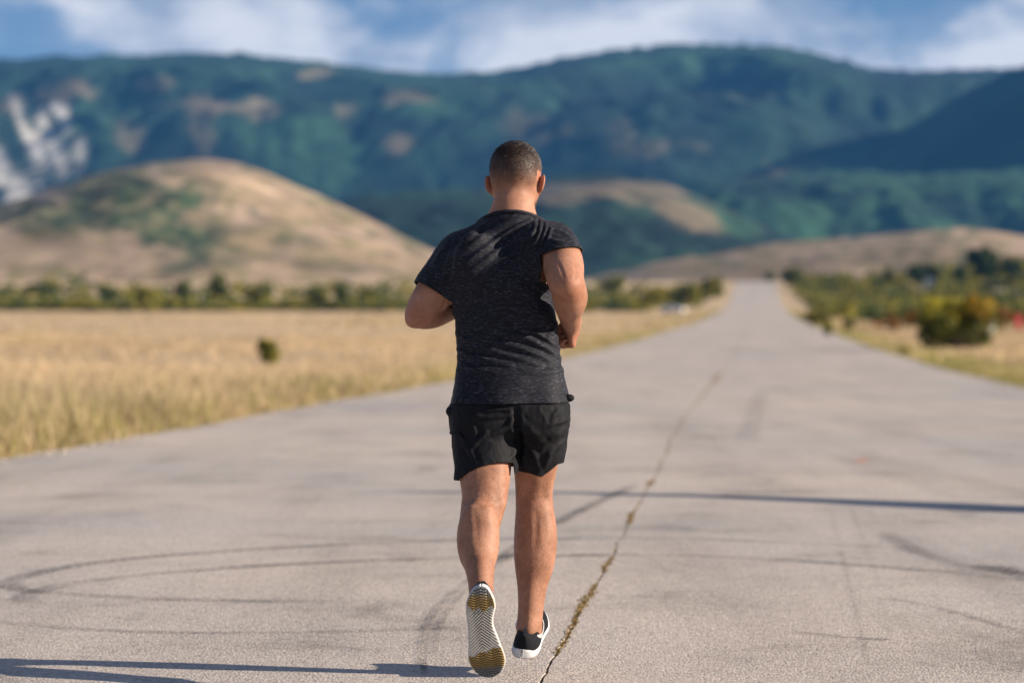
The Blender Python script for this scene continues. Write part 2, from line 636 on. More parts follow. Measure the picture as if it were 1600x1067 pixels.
def col_massif(u, v, X, D, Z):
    nf = fbm(u * .012, v * .02, seed=101, octv=5)
    c = mixc(FOREST_M, FOREST_D, smooth01(nf * 1.6 + .5))
    lite = blobs(u, v, [(480, 235, 130, 55, .9, 20), (150, 215, 90, 50, .7), (330, 100, 260, 26, .5), (1100, 85, 240, 28, .6), (700, 140, 120, 40, .5)], 110)
    c = mixc(c, FOREST_L, lite * .8)
    tan = blobs(u, v, [(320, 165, 48, 16, .75), (400, 172, 38, 15, .75), (245, 133, 34, 12, .6), (120, 135, 38, 14, .5), (90, 148, 24, 12, .5), (640, 152, 38, 13, .65),
                       (622, 222, 24, 14, .65), (205, 212, 42, 18, .5, 40), (318, 215, 18, 36, .5), (500, 115, 32, 10, .5), (535, 178, 18, 12, .35), (20, 165, 28, 12, .5),
                       (1010, 232, 60, 14, .3), (1190, 145, 40, 14, .22), (830, 200, 50, 22, .22), (980, 200, 26, 18, .25), (1250, 262, 40, 12, .25)], 120, .8)
    c = mixc(c, TAN * .80, tan * .85)
    rk = blobs(u, v, [(15, 225, 30, 55, 1, 15), (75, 235, 34, 62, 1, 25), (40, 280, 24, 50, .9, 20), (122, 250, 11, 32, .7, 15), (-60, 230, 50, 70, 1)], 130, .75)
    streak = smooth01(fbm(u * .045 - v * .02, v * .006, seed=133, octv=4) * 2.2 + .55)
    c = mixc(c, ROCK, rk * streak)
    return c, 1 - np.maximum(tan, rk)


hill('mountain', 'long forested mountain massif closing the valley under the clouds', 5000, 3400, 5900,
     [(-700, 120), (-400, 104), (-150, 98), (0, 92), (150, 87), (330, 84), (450, 92), (560, 107), (650, 114), (780, 111), (850, 96), (950, 79), (1050, 71), (1150, 70), (1230, 75), (1300, 90), (1370, 107), (1450, 109), (1540, 107), (1650, 110), (1900, 130), (2400, 160)],
     9.0, 4, .17, col_massif, 301, power=.95, canopy=7)


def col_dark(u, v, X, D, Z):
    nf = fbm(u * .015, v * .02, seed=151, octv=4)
    c = mixc(FOREST_D * .8, FOREST_M * .7, smooth01(nf * 1.5 + .3))  # forest colours lowered: part of the ridge's shade is put into its colour
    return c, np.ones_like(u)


# a spur that runs towards us: its flank faces left, away from the sun
sl = np.linspace(0, 1, 150)
ru = np.interp(sl, [0, .12, .3, .5, .7, .85, 1], [1335, 1362, 1420, 1495, 1575, 1680, 1900])
rv = np.interp(sl, [0, .12, .3, .5, .7, .85, 1], [290, 248, 198, 152, 110, 78, 60])
rD = np.interp(sl, [0, 1], [4350, 3450])
rXc = (ru - U0) * rD / F
rZc = H + (V0 - rv) * rD / F + 3 * fbm(sl * 16, 1.0, seed=322, octv=4)
q = np.concatenate([np.linspace(-1, 0, 70), np.linspace(.03, 1, 24)])
SS, QQ_ = np.meshgrid(np.arange(150), q, indexing='ij')
reach = np.where(QQ_ < 0, 1.28, 1.5) * rZc[SS]
XX = rXc[SS] + QQ_ * reach
ZZ = rZc[SS] * (1 - np.abs(QQ_) ** np.where(QQ_ < 0, 1.05, 1.3))
DD = rD[SS] + 40 * fbm(sl[SS] * 9, QQ_ * 2, seed=323, octv=3) * np.abs(QQ_)
ZZ = ZZ + (9 * fbm(XX / 120, DD / 90, seed=324, octv=4) + 5 * fbm(XX / 26, DD / 26, seed=325, octv=2)) * smooth01(np.abs(QQ_) * 6) - 6 * (np.abs(QQ_) > .98)
uu, vv = U0 + XX * F / DD, V0 - (ZZ - H) * F / DD
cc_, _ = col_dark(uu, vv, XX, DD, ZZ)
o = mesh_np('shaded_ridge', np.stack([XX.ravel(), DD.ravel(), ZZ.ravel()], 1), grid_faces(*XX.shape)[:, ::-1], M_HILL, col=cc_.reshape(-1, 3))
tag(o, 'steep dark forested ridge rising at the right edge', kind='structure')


def col_green(u, v, X, D, Z):
    nf = fbm(u * .012, v * .03, seed=161, octv=5)
    c = mixc(FOREST_M * 1.15, FOREST_L * .95, smooth01(nf * 1.5 + .6))
    c = mixc(c, FOREST_D, .6 * blobs(u, v, [(1480, 320, 60, 18, .9), (1250, 300, 60, 16, .7), (1570, 350, 60, 16, .7)], 163))
    c = mixc(c, TAN * .6, blobs(u, v, [(1180, 268, 70, 12, .45)], 164))
    return c, np.ones_like(u)


hill('forested_foothill', 'low bright green forested foothill below the dark ridge', 3300, 2600, 3800,
     [(980, 330), (1060, 300), (1130, 282), (1220, 272), (1330, 268), (1420, 272), (1520, 266), (1620, 268), (1800, 262), (2200, 290)],
     7.0, 5, .12, col_green, 331, power=.9, canopy=6)


def col_mid(u, v, X, D, Z):
    nf = fbm(u * .014, v * .022, seed=171, octv=5)
    c = mixc(FOREST_D, FOREST_M, smooth01(nf * 1.7 + .5))
    c = mixc(c, FOREST_L, .8 * blobs(u, v, [(1130, 345, 70, 26, .9, 20), (700, 300, 130, 12, .6)], 175))
    tan = blobs(u, v, [(960, 296, 150, 11, .95), (1065, 330, 60, 20, .95, 25), (860, 306, 60, 16, .7), (1130, 320, 60, 10, .7, 25), (1010, 310, 50, 10, .6)], 174, .55)
    c = mixc(c, TAN * .72, tan * .72)
    return c, 1 - tan


hill('wooded_hill', 'rounded wooded hill with a bare tan crown behind the runner', 2500, 1750, 3000,
     [(330, 400), (430, 345), (520, 316), (600, 303), (700, 297), (800, 290), (880, 276), (950, 272), (1020, 282), (1090, 308), (1160, 342), (1230, 372), (1320, 405), (1420, 430)],
     6.0, 4, .14, col_mid, 341, power=.8, canopy=5)


def col_left(u, v, X, D, Z):
    nf = fbm(u * .02, v * .03, seed=181, octv=5)
    nf2 = fbm(u * .05, v * .08, seed=182, octv=4)
    c = mixc(TAN * .80, TAN_P * .88, smooth01(nf * 1.5 + .5))
    c = mixc(c, np.array((.15, .135, .060)), .85 * smooth01(nf2 * 2.6 + .05))
    sh = blobs(u, v, [(205, 322, 140, 50, 1, 6), (275, 372, 66, 48, 1), (100, 330, 110, 28, .95), (20, 335, 70, 20, .8), (300, 300, 40, 24, .6), (60, 340, 60, 14, .4), (350, 400, 60, 16, .45), (470, 380, 45, 20, .35), (330, 350, 20, 40, .35), (600, 370, 30, 8, .3)], 184, .75)
    sp = smooth01(fbm(u * .09, v * .13, seed=186, octv=3) * 3 + .8)
    c = mixc(c, np.array((.032, .055, .026)), np.clip(sh * (.55 + .45 * sp), 0, 1))
    c = mixc(c, TAN_P, blobs(u, v, [(150, 400, 150, 20, .6), (430, 300, 60, 14, .5, 25)], 188))
    return c, sh


hill('grassy_hill', 'bare tan hill with green shrub patches left of the runner', 1600, 1060, 2000,
     [(-500, 420), (-300, 390), (-150, 350), (0, 318), (100, 288), (200, 262), (270, 250), (320, 247), (370, 254), (430, 275), (500, 306), (570, 339), (640, 372), (700, 400), (780, 425), (900, 440)],
     4.0, 2.0, .17, col_left, 351, power=.85, canopy=3.5, base=12)


def col_low(u, v, X, D, Z):
    nf = fbm(u * .02, v * .05, seed=191, octv=5)
    c = mixc(TAN * .78, TAN_P * .86, smooth01(nf * 1.5 + .5))
    sp = smooth01(fbm(u * .05, v * .12, seed=192, octv=4) * 2.6 - .25)
    c = mixc(c, np.array((.11, .115, .06)), .75 * sp)
    return c, sp


hill('low_ridge', 'low bare brown ridge beyond the end of the road', 1250, 850, 1600,
     [(700, 470), (820, 450), (940, 428), (1030, 408), (1120, 396), (1210, 382), (1320, 370), (1420, 360), (1490, 356), (1550, 362), (1640, 372), (1800, 380), (2100, 400)],
     3.5, 1.5, .08, col_low, 361, power=.8, canopy=2.0, base=12)

# ------------------------------------------------------------------ grass (nobody could count it)
M_GRASS = tinted('dry_grass', .9, .2, .4, transl=.25)


def blades(P, hgt, wid, lean, tip, root):
    """bent grass blades: 5 points, quad + triangle"""
    m = len(P)
    an = RNG.uniform(0, 2 * np.pi, m)
    dx, dy = np.cos(an) * wid, np.sin(an) * wid
    la = RNG.uniform(0, 2 * np.pi, m)
    lx, ly = np.cos(la) * lean * hgt, np.sin(la) * lean * hgt
    V = np.zeros((m, 5, 3))
    V[:, 0] = P + np.stack([-dx, -dy, 0 * dx], 1)
    V[:, 1] = P + np.stack([dx, dy, 0 * dx], 1)
    V[:, 2] = P + np.stack([lx * .4 + dx * .7, ly * .4 + dy * .7, hgt * .6], 1)
    V[:, 3] = P + np.stack([lx * .4 - dx * .7, ly * .4 - dy * .7, hgt * .6], 1)
    V[:, 4] = P + np.stack([lx, ly, hgt], 1)
    i = np.arange(m) * 5
    T = np.concatenate([np.stack([i, i + 1, i + 2], 1), np.stack([i, i + 2, i + 3], 1), np.stack([i + 3, i + 2, i + 4], 1)])
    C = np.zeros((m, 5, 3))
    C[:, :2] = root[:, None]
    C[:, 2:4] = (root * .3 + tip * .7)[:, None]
    C[:, 4] = tip
    return V.reshape(-1, 3), T, C.reshape(-1, 3)


STRAW = np.array([(.53, .415, .265), (.57, .45, .30), (.48, .37, .225), (.61, .50, .35), (.43, .34, .20)])
GREEN = np.array([(.34, .31, .10), (.38, .34, .12), (.27, .27, .08), (.42, .36, .15)])
SETS = [  # side, D from, D to, blades, height, width, reach past the verge
    (-1, 15, 34, 46000, .46, .006, 9), (-1, 34, 70, 56000, .40, .010, 18), (-1, 70, 160, 46000, .30, .022, 48), (-1, 160, 430, 30000, .28, .06, 130),
    (1, 34, 70, 22000, .26, .010, 10), (1, 70, 160, 40000, .32, .022, 26), (1, 160, 420, 26000, .40, .06, 60)]
VV, TT, CC, base_i = [], [], [], 0
for (sd, d0, d1, cnt, hg, wd, reach) in SETS:
    D = d0 + (d1 - d0) * RNG.random(cnt) ** .85
    q = RNG.random(cnt) ** 1.35 * reach
    edge = np.where(sd < 0, EDGE_L + edge_jit(D, 51), EDGE_R + edge_jit(D, 52))
    over = .10 * np.abs(fbm(D * .8, 2.0, seed=77))
    X = RX * D + edge + sd * (q - over + .02)
    Z = ground_z(X, D) - .05
    patch = .6 * fbm(X * .25, D * .12, seed=61, octv=3) + .8 * fbm(X * .07, D * .035, seed=62, octv=2)
    gr = np.clip(1.0 - q / (1.0 + .03 * D), 0, 1) * np.clip(.14 + .008 * D, 0, .65) + .34 * np.clip(patch, 0, 1)
    if sd > 0:
        gr = np.clip(1.2 - q / 2.6, 0, 1) * .8 + .25 * np.clip(patch, 0, 1)
    isg = RNG.random(cnt) < gr
    tip = np.where(isg[:, None], GREEN[RNG.integers(0, 4, cnt)], STRAW[RNG.integers(0, 5, cnt)]) * (1 + .22 * fbm(X * .12, D * .06, seed=63, octv=3))[:, None]
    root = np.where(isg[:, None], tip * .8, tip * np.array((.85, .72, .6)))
    h = hg * RNG.uniform(.45, 1.15, cnt) * (.75 + .5 * np.clip(patch + .3, 0, 1)) * smooth01(.35 + q / .9)
    keep = RNG.random(cnt) < np.clip(.75 + .8 * patch, .2, 1)
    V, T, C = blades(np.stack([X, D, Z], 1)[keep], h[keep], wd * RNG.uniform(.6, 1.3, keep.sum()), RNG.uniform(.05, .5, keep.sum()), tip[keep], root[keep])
    VV.append(V)
    TT.append(T + base_i)
    CC.append(C)
    base_i += len(V)
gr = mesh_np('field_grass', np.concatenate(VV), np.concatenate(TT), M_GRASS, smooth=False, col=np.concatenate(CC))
tag(gr, 'tall dry straw coloured grass with green blades along the road edges', 'grass', kind='stuff')

# loose gravel where the asphalt crumbles into the verge
m = 5200
gd = 12 + 110 * RNG.random(m) ** 1.7
gs = RNG.random(m) < .5
ge = np.where(gs, EDGE_L + edge_jit(gd, 51), EDGE_R + edge_jit(gd, 52))
gx = RX * gd + ge + RNG.normal(0, .16, m) + np.where(gs, -.05, .05)
gr_ = RNG.uniform(.008, .026, m)
inside_ = np.where(gs, gx - RX * gd > ge, gx - RX * gd < ge)
gz = np.where(inside_, road_z(gd), ground_z(gx, gd) - .03) + gr_ * .4
dirs = np.array([(1, 0, 0), (0, 1, 0), (-1, 0, 0), (0, -1, 0), (0, 0, .8), (0, 0, -.8)], float)
V = np.stack([gx, gd, gz], 1)[:, None] + dirs[None] * gr_[:, None, None] * RNG.uniform(.6, 1.3, (m, 6, 1))
T0 = np.array([(0, 1, 4), (1, 2, 4), (2, 3, 4), (3, 0, 4), (1, 0, 5), (2, 1, 5), (3, 2, 5), (0, 3, 5)])
T = (np.arange(m)[:, None, None] * 6 + T0[None]).reshape(-1, 3)
gc = np.repeat(np.array((.42, .37, .32)) * RNG.uniform(.6, 1.25, (m, 1)), 6, 0)
gv = mesh_np('verge_gravel', V.reshape(-1, 3), T, tinted('gravel', .9, .2, 30), smooth=False, col=gc)
tag(gv, 'loose gravel scattered along the crumbling road edges', 'gravel', kind='stuff')

# ------------------------------------------------------------------ shrubs and trees
M_LEAF = tinted('foliage', .7, .25, 2.0, transl=.25)
M_BARK = plain('bark', (.10, .075, .05), .9, .3, 12)


def crown_data(seed, rx, ry, rz, clumps, leaves, size, palette, top=None, lift=0.25, lobes=1):
    rng = np.random.default_rng(seed)
    # clump centres through the volume, biased outwards, on an uneven outline
    d = rng.normal(size=(clumps, 3))
    d /= np.linalg.norm(d, axis=1)[:, None]
    rad = rng.random(clumps) ** .45
    outl = 1 + .42 * vnoise(d[:, 0] * 2.2 + seed, d[:, 1] * 2.2, d[:, 2] * 2.2, seed=seed)
    c = d * (rad * outl)[:, None]
    if lobes > 1:                                # several crowns of unequal size grown into one
        la_ = rng.uniform(0, 2 * np.pi, lobes)
        lc = np.stack([np.cos(la_) * rng.uniform(.25, .62, lobes), np.sin(la_) * rng.uniform(.25, .62, lobes), rng.uniform(-.35, .30, lobes)], 1)
        lr = rng.uniform(.35, .62, lobes)
        li = rng.integers(0, lobes, clumps)
        c = lc[li] + c * lr[li][:, None] * np.array((1, 1, 1.15))
    c[:, 2] = np.where(c[:, 2] < -.75, -.75 + .1 * rng.random(clumps), c[:, 2])
    cr = rng.uniform(.12, .30, clumps)
    ci = rng.integers(0, clumps, leaves)
    o = rng.normal(size=(leaves, 3))
    o /= np.linalg.norm(o, axis=1)[:, None]
    p = c[ci] + o * (cr[ci] * rng.random(leaves) ** .4)[:, None]
    P = p * np.array((rx, ry, rz)) + np.array((0, 0, rz * (.8 + lift)))
    a = rng.normal(size=(leaves, 3))
    a /= np.linalg.norm(a, axis=1)[:, None]
    b = np.cross(a, rng.normal(size=(leaves, 3)))
    b /= np.linalg.norm(b, axis=1)[:, None]
    sz = size * rng.uniform(.6, 1.4, leaves)[:, None]
    V = np.stack([P - a * sz, P + b * sz * .55, P + a * sz, P - b * sz * .55], 1).reshape(-1, 3)
    i = np.arange(leaves) * 4
    Q = np.stack([i, i + 1, i + 2, i + 3], 1)
    pal = np.asarray(palette)
    cc = pal[rng.integers(0, len(pal), clumps)][ci] * rng.uniform(.8, 1.25, leaves)[:, None]
    if top is not None:
        tp = np.asarray(top)
        hgt = p[:, 2] + .25 * vnoise(p[:, 0] * 3, p[:, 1] * 3, p[:, 2] * 3, seed=seed + 1)
        m = rng.random(leaves) < smooth01((hgt + .15) / .45)
        cc = np.where(m[:, None], tp[(ci * 7) % len(tp)] * rng.uniform(.8, 1.2, leaves)[:, None], cc)
    C = np.repeat(cc, 4, 0)
    return V, Q, C, c * np.array((rx, ry, rz)) + np.array((0, 0, rz * (.8 + lift)))


def limb_data(segs, sides=6):
    V, Q = [], []
    for (p, q, r0, r1) in segs:
        p, q = np.asarray(p, float), np.asarray(q, float)
        t = (q - p) / (np.linalg.norm(q - p) + 1e-9)
        s_ = np.cross(t, (0.3, 1, .2))
        s_ /= np.linalg.norm(s_)
        w_ = np.cross(t, s_)
        b = len(V)
        for (o, r) in ((p, r0), (q, r1)):
            for k in range(sides):
                an = 2 * math.pi * k / sides
                V.append(o + r * (s_ * math.cos(an) + w_ * math.sin(an)))
        for k in range(sides):
            k2 = (k + 1) % sides
            Q.append((b + k, b + k2, b + sides + k2, b + sides + k))
    return np.array(V), np.array(Q)


def plant_meshes(seed, rx, ry, rz, clumps, leaves, size, palette, top=None, lift=.25, stems=5, trunk_r=.04, lobes=5):
    V, Q, C, cen = crown_data(seed, rx, ry, rz, clumps, leaves, size, palette, top, lift, lobes)
    crown = mesh_np('crown', V, Q, M_LEAF, smooth=False, col=C, data_only=True)
    rng = random.Random(seed)
    segs = []
    fork = np.array((0, 0, rz * (.15 + lift * .9)))
    segs.append(((0, 0, -.15), fork, trunk_r * 1.3, trunk_r))
    idx = sorted(range(len(cen)), key=lambda i: -np.linalg.norm(cen[i] - fork))[:stems * 3]
    rng.shuffle(idx)
    for i in idx[:stems]:
        mid = fork + (cen[i] - fork) * .5 + np.array((rng.gauss(0, .06) * rx, rng.gauss(0, .06) * rx, .06 * rz))
        segs.append((fork, mid, trunk_r * .7, trunk_r * .4))
        segs.append((mid, cen[i], trunk_r * .4, trunk_r * .1))
    V, Q = limb_data(segs)
    trunk = mesh_np('trunk', V, Q, M_BARK, data_only=True)
    return crown, trunk


OLIVE = [(.28, .25, .040), (.22, .21, .040), (.32, .265, .045), (.18, .185, .040)]
DARK = [(.050, .080, .030), (.065, .095, .034), (.040, .066, .028)]
MIDG = [(.11, .135, .035), (.13, .15, .04), (.09, .11, .035)]
RUST = [(.26, .11, .025), (.20, .10, .03), (.30, .15, .035), (.14, .10, .03)]
AUTUMN = [(.40, .33, .03), (.33, .29, .03), (.44, .29, .04), (.27, .26, .04), (.36, .30, .03)]
KINDS = {
    'autumn_bush': plant_meshes(1, 1.0, 1.0, 1.0, 90, 9000, .060, [(.12, .135, .025), (.15, .155, .03), (.085, .10, .022)], AUTUMN, .0, 8, .03, 7),
    'olive_bush': plant_meshes(2, 1.0, 1.0, 1.0, 45, 2600, .10, OLIVE, None, .05, 6, .03),
    'dark_tree': plant_meshes(3, 1.0, 1.0, 1.0, 50, 2800, .10, DARK, None, .28, 6, .05),
    'green_tree': plant_meshes(4, 1.0, 1.0, 1.0, 50, 2800, .10, MIDG, None, .25, 6, .05),
    'rust_shrub': plant_meshes(5, 1.0, 1.0, 1.0, 35, 1800, .10, RUST, None, .0, 6, .03),
    'mixed_bush': plant_meshes(6, 1.0, 1.0, 1.0, 45, 2600, .10, OLIVE + MIDG, None, .05, 6, .03),
}


def plant(name, kind, label, cat, u, D, wid, hgt, group=None, rz=None):
    X = (u - U0) * D / F
    z = float(ground_z(X, D)) - .05
    e = empty(name, (X, D, z), random.uniform(0, 6.28) if rz is None else rz)
    cr, tr = KINDS[kind]
    top = max(v_.co.z for v_ in cr.vertices)
    ext = 2 * float(np.percentile([math.hypot(v_.co.x, v_.co.y) for v_ in cr.vertices], 96))
    for nm, me in (('crown', cr), ('trunk', tr)):
        o = bpy.data.objects.new(nm, me)
        link(o, e)
        o.scale = (wid / ext, wid / ext, hgt / top)
    tag(e, label, cat, group)
    return e


def px(n_, D):
    return n_ * D / F


SH = 'shrubs and trees behind the fields'
plant('bush', 'autumn_bush', 'large bush turning yellow and orange on top in the right field', 'bush', 1500, 99, px(122, 99), px(92, 99))
plant('bush', 'olive_bush', 'small lone bush standing in the left field', 'bush', 429, 72, px(50, 72), px(48, 72))
plant('bush', 'mixed_bush', 'low wide bush on the right verge of the road', 'bush', 1270, 205, px(56, 205), px(30, 205))
plant('bush', 'mixed_bush', 'small round bush right of the low verge bush', 'bush', 1328, 168, px(20, 168), px(28, 168))
plant('bush', 'olive_bush', 'tiny bush on the right road edge under the low verge bush', 'bush', 1292, 150, px(16, 150), px(24, 150))
plant('shrub', 'rust_shrub', 'brown dry shrub standing alone in the right field', 'shrub', 1393, 176, px(26, 176), px(34, 176))
plant('bush', 'olive_bush', 'small leafy weed clump hanging over the right road edge', 'bush', 1418, 88, px(26, 88), px(15, 88))
plant('tree', 'dark_tree', 'tallest dark tree standing above the scrub at far right', 'tree', 1541, 600, px(56, 600), px(64, 600), SH)
plant('tree', 'dark_tree', 'dark round tree above the scrub, left one of a touching pair', 'tree', 1430, 620, px(34, 620), px(40, 620), SH)
plant('tree', 'dark_tree', 'dark round tree above the scrub, right one of a touching pair', 'tree', 1457, 625, px(34, 625), px(38, 625), SH)
plant('tree', 'green_tree', 'small tree left of the dark pair above the scrub', 'tree', 1388, 640, px(24, 640), px(34, 640), SH)
plant('tree', 'dark_tree', 'small dark tree left of the tallest tree at far right', 'tree', 1500, 610, px(22, 610), px(34, 610), SH)
plant('tree', 'dark_tree', 'dark tree right of the tallest tree at far right', 'tree', 1578, 600, px(44, 600), px(40, 600), SH)
plant('tree', 'green_tree', 'small tree beside the crest where the road ends', 'tree', 1204, 740, px(24, 740), px(18, 740), SH)
plant('tree', 'green_tree', 'blue green tree right of the far end of the road', 'tree', 1240, 650, px(40, 650), px(34, 650), SH)
for (u, D, w, h, kind, lab) in [
        (58, 560, 62, 26, 'dark_tree', 'wide dark bush at the far left behind the field'),
        (168, 520, 34, 34, 'green_tree', 'narrow green tree second from left behind the field'),
        (242, 400, 50, 44, 'olive_bush', 'olive bush reaching down into the left field'),
        (288, 520, 34, 40, 'green_tree', 'green tree left of the tallest tree behind the left field'),
        (340, 500, 44, 56, 'green_tree', 'tallest tree of the row behind the left field'),
        (398, 450, 56, 46, 'mixed_bush', 'broad green bush right of the tallest tree in the row'),
        (500, 430, 44, 46, 'mixed_bush', 'dark green bush in the row midway to the runner'),
        (532, 470, 36, 46, 'green_tree', 'upright tree in the row just left of the runner'),
        (578, 455, 46, 38, 'mixed_bush', 'low bush in the row beside the left elbow of the runner'),
        (962, 560, 44, 40, 'green_tree', 'green tree right of the runner behind the field'),
        (1010, 470, 60, 36, 'olive_bush', 'olive bush between the runner and the white car'),
        (1068, 500, 60, 40, 'mixed_bush', 'broad olive bush right behind the white car'),
        (1106, 560, 46, 36, 'olive_bush', 'yellow green bush beside the left edge of the far road')]:
    plant('tree' if 'tree' in kind else 'bush', kind, lab, 'tree' if 'tree' in kind else 'bush', u, D, px(w, D), px(h, D), SH)
plant('shrub', 'rust_shrub', 'rust coloured shrub left of the large yellow topped bush', 'shrub', 1428, 215, px(44, 215), px(34, 215))
plant('shrub', 'rust_shrub', 'orange red shrub right of the large yellow topped bush', 'shrub', 1572, 190, px(60, 190), px(40, 190))

# the far scrub reads as one mass
VV, QQ, CC, bi = [], [], [], 0
spots = []
rg = random.Random(5)
for k in range(2900):
    if rg.random() < .45:
        D = 425 + 230 * rg.random() ** 2.2
        u = rg.uniform(-180, 1135) if k % 4 else rg.uniform(-900, -180)
    else:
        D = 195 + 540 * rg.random() ** .7
        u = rg.uniform(1215, 1830) if k % 4 else rg.uniform(1830, 2500)
    X = (u - U0) * D / F
    o = X - RX * D
    if EDGE_L - 6 < o < EDGE_R + 5:
        continue
    if (1015 < u < 1092 and D < 470) or (1428 < u < 1454 and 540 < D < 640):
        continue
    if o > 0 and D < 330 and rg.random() < .35:
        continue
    spots.append((X, D))
for (X, D) in spots:
    r_ = rg.uniform(1.1, 2.8) * (.6 + D / 1100)
    pal = rg.choice([OLIVE, OLIVE, OLIVE, MIDG, MIDG, DARK, RUST if D < 330 else OLIVE])
    V, Q, C, _ = crown_data(rg.randrange(10 ** 6), r_, r_, r_ * rg.uniform(.35, .6), 12, 90, r_ * .20, pal, None, .0)
    V = V + np.array((X, D, float(ground_z(X, D)) - .1))
    VV.append(V)
    QQ.append(Q + bi)
    CC.append(C)
    bi += len(V)
sc_ = mesh_np('far_scrub', np.concatenate(VV), np.concatenate(QQ), M_LEAF, smooth=False, col=np.concatenate(CC))
tag(sc_, 'far band of olive scrub covering the slope behind the fields', 'scrub', kind='stuff')
# shrubs dotted over the near hills, too far to tell apart

# ------------------------------------------------------------------ white car parked in the left field
M_WHITE = plain('white_paint', (.78, .78, .76), .35, .04, 3)
M_GLASS = NT('car_glass')
M_GLASS.set(Base_Color=(.03, .04, .05), Roughness=.08)
M_GLASS = M_GLASS.m
M_TYRE = plain('tyre', (.03, .03, .03), .8, .2, 30)
M_STEEL = plain('wheel_steel', (.45, .45, .46), .4, .1, 30)
M_REDL = plain('tail_light', (.45, .02, .02), .3, .1, 30)


def loft_profile(prof, half, inset, name, mat, parent, bev=.04):
    """side profile (y, z) swept across x, with a narrower waist at the top"""
    bm = bmesh.new()
    L, Rr = [], []
    zs = [p[1] for p in prof]
    for (y, z) in prof:
        w = half - inset * max(0, (z - min(zs)) / (max(zs) - min(zs)))
        L.append(bm.verts.new((-w, y, z)))
        Rr.append(bm.verts.new((w, y, z)))
    m = len(prof)
    bm.faces.new(L)
    bm.faces.new(list(reversed(Rr)))
    for i in range(m):
        j = (i + 1) % m
        bm.faces.new((L[j], L[i], Rr[i], Rr[j]))
    bmesh.ops.recalc_face_normals(bm, faces=bm.faces)
    if bev:
        bmesh.ops.bevel(bm, geom=list(bm.edges), offset=bev, segments=2, affect='EDGES', profile=.6)
    me = bpy.data.meshes.new(name)
    bm.to_mesh(me)
    bm.free()
    me.materials.append(mat)
    for p in me.polygons:
        p.use_smooth = True
    return link(bpy.data.objects.new(name, me), parent)


cX, cD = (1052 - U0) * 405 / F, 405.0
car = empty('parked_car', (cX, cD, float(ground_z(cX, cD)) - .04), R(68))
tag(car, 'small white car parked in the field left of the road', 'car')
loft_profile([(-1.95, .32), (-1.98, .62), (-1.9, .88), (-.9, .95), (.9, .98), (1.75, .98), (1.93, .85), (1.95, .34)], .84, .10, 'body', M_WHITE, car, .06)
loft_profile([(-.98, .93), (-.35, 1.40), (.2, 1.46), (1.15, 1.42), (1.72, .95)], .74, .14, 'cabin', M_WHITE, car, .05)
for sx in (-1, 1):
    for (y0, y1, y2, y3) in ((-.78, -.32, .22, .22), (.32, .32, 1.05, 1.38)):
        V = [(sx * .725, y0, .99), (sx * .635, y1, 1.36), (sx * .635, y2, 1.385), (sx * .725, y3, 1.0)]
        V = V + [(x + sx * .012, y, z) for x, y, z in V]
        mesh_np('window', V, [(0, 1, 2, 3), (4, 5, 6, 7), (0, 1, 5, 4), (1, 2, 6, 5), (2, 3, 7, 6), (3, 0, 4, 7)], M_GLASS, car, smooth=False)
for (ya, za, yb, zb, nm) in ((-1.0, .98, -.38, 1.40, 'windscreen'), (1.74, .99, 1.2, 1.40, 'rear_window')):
    sg = -1 if nm == 'windscreen' else 1
    V = [(-.62, ya, za), (.62, ya, za), (.54, yb, zb), (-.54, yb, zb)]
    V = V + [(x, y + sg * .02, z + .015) for x, y, z in V]
    mesh_np(nm, V, [(0, 1, 2, 3), (4, 5, 6, 7), (0, 1, 5, 4), (1, 2, 6, 5), (2, 3, 7, 6), (3, 0, 4, 7)], M_GLASS, car, smooth=False)


def disc_mesh(name, r0, r1, w, mat, seg=20):
    V, Q = [], []
    for k in range(seg):
        a_ = 2 * math.pi * k / seg
        for (x, r_) in ((-w, r1 * .9), (-w * .8, r1), (w * .8, r1), (w, r1 * .9), (w, r0), (-w, r0)):
            V.append((x, r_ * math.cos(a_), r_ * math.sin(a_)))
    for k in range(seg):
        for j in range(6):
            a0, a1 = k * 6 + j, k * 6 + (j + 1) % 6
            b0, b1 = ((k + 1) % seg) * 6 + j, ((k + 1) % seg) * 6 + (j + 1) % 6
            Q.append((a0, a1, b1, b0))
    return mesh_np(name, V, Q, mat, data_only=True)


ty, ri = disc_mesh('tyre', .19, .30, .10, M_TYRE), disc_mesh('rim', .02, .19, .09, M_STEEL)
for sx in (-1, 1):
    for y in (-1.22, 1.24):
        wh = link(bpy.data.objects.new('wheel', ty), car)
        wh.location = (sx * .76, y, .30)
        link(bpy.data.objects.new('rim', ri), wh)
for sx in (-1, 1):
    for (y, m_, nm) in ((-1.965, M_STEEL, 'headlight'), (1.925, M_REDL, 'tail_light')):
        sg = -1 if y < 0 else 1
        V = [(sx * .50, y, .66), (sx * .74, y - sg * .02, .66), (sx * .72, y - sg * .03, .80), (sx * .50, y - sg * .01, .80)]
        V = V + [(x, yy + sg * .03, z) for x, yy, z in V]
        mesh_np(nm, V, [(0, 1, 2, 3), (4, 5, 6, 7), (0, 1, 5, 4), (1, 2, 6, 5), (2, 3, 7, 6), (3, 0, 4, 7)], m_, car, smooth=False)

# ------------------------------------------------------------------ field markers and a small hut


def box_mesh(name, sx, sy, sz, mat, parent, loc=(0, 0, 0), bev=.01):
    bm = bmesh.new()
    bmesh.ops.create_cube(bm, size=1.0)
    bmesh.ops.scale(bm, vec=(sx, sy, sz), verts=bm.verts)
    if bev:
        bmesh.ops.bevel(bm, geom=list(bm.edges), offset=bev, segments=2, affect='EDGES')
    me = bpy.data.meshes.new(name)
    bm.to_mesh(me)
    bm.free()
    me.materials.append(mat)
    o = link(bpy.data.objects.new(name, me), parent)
    o.location = loc
    return o


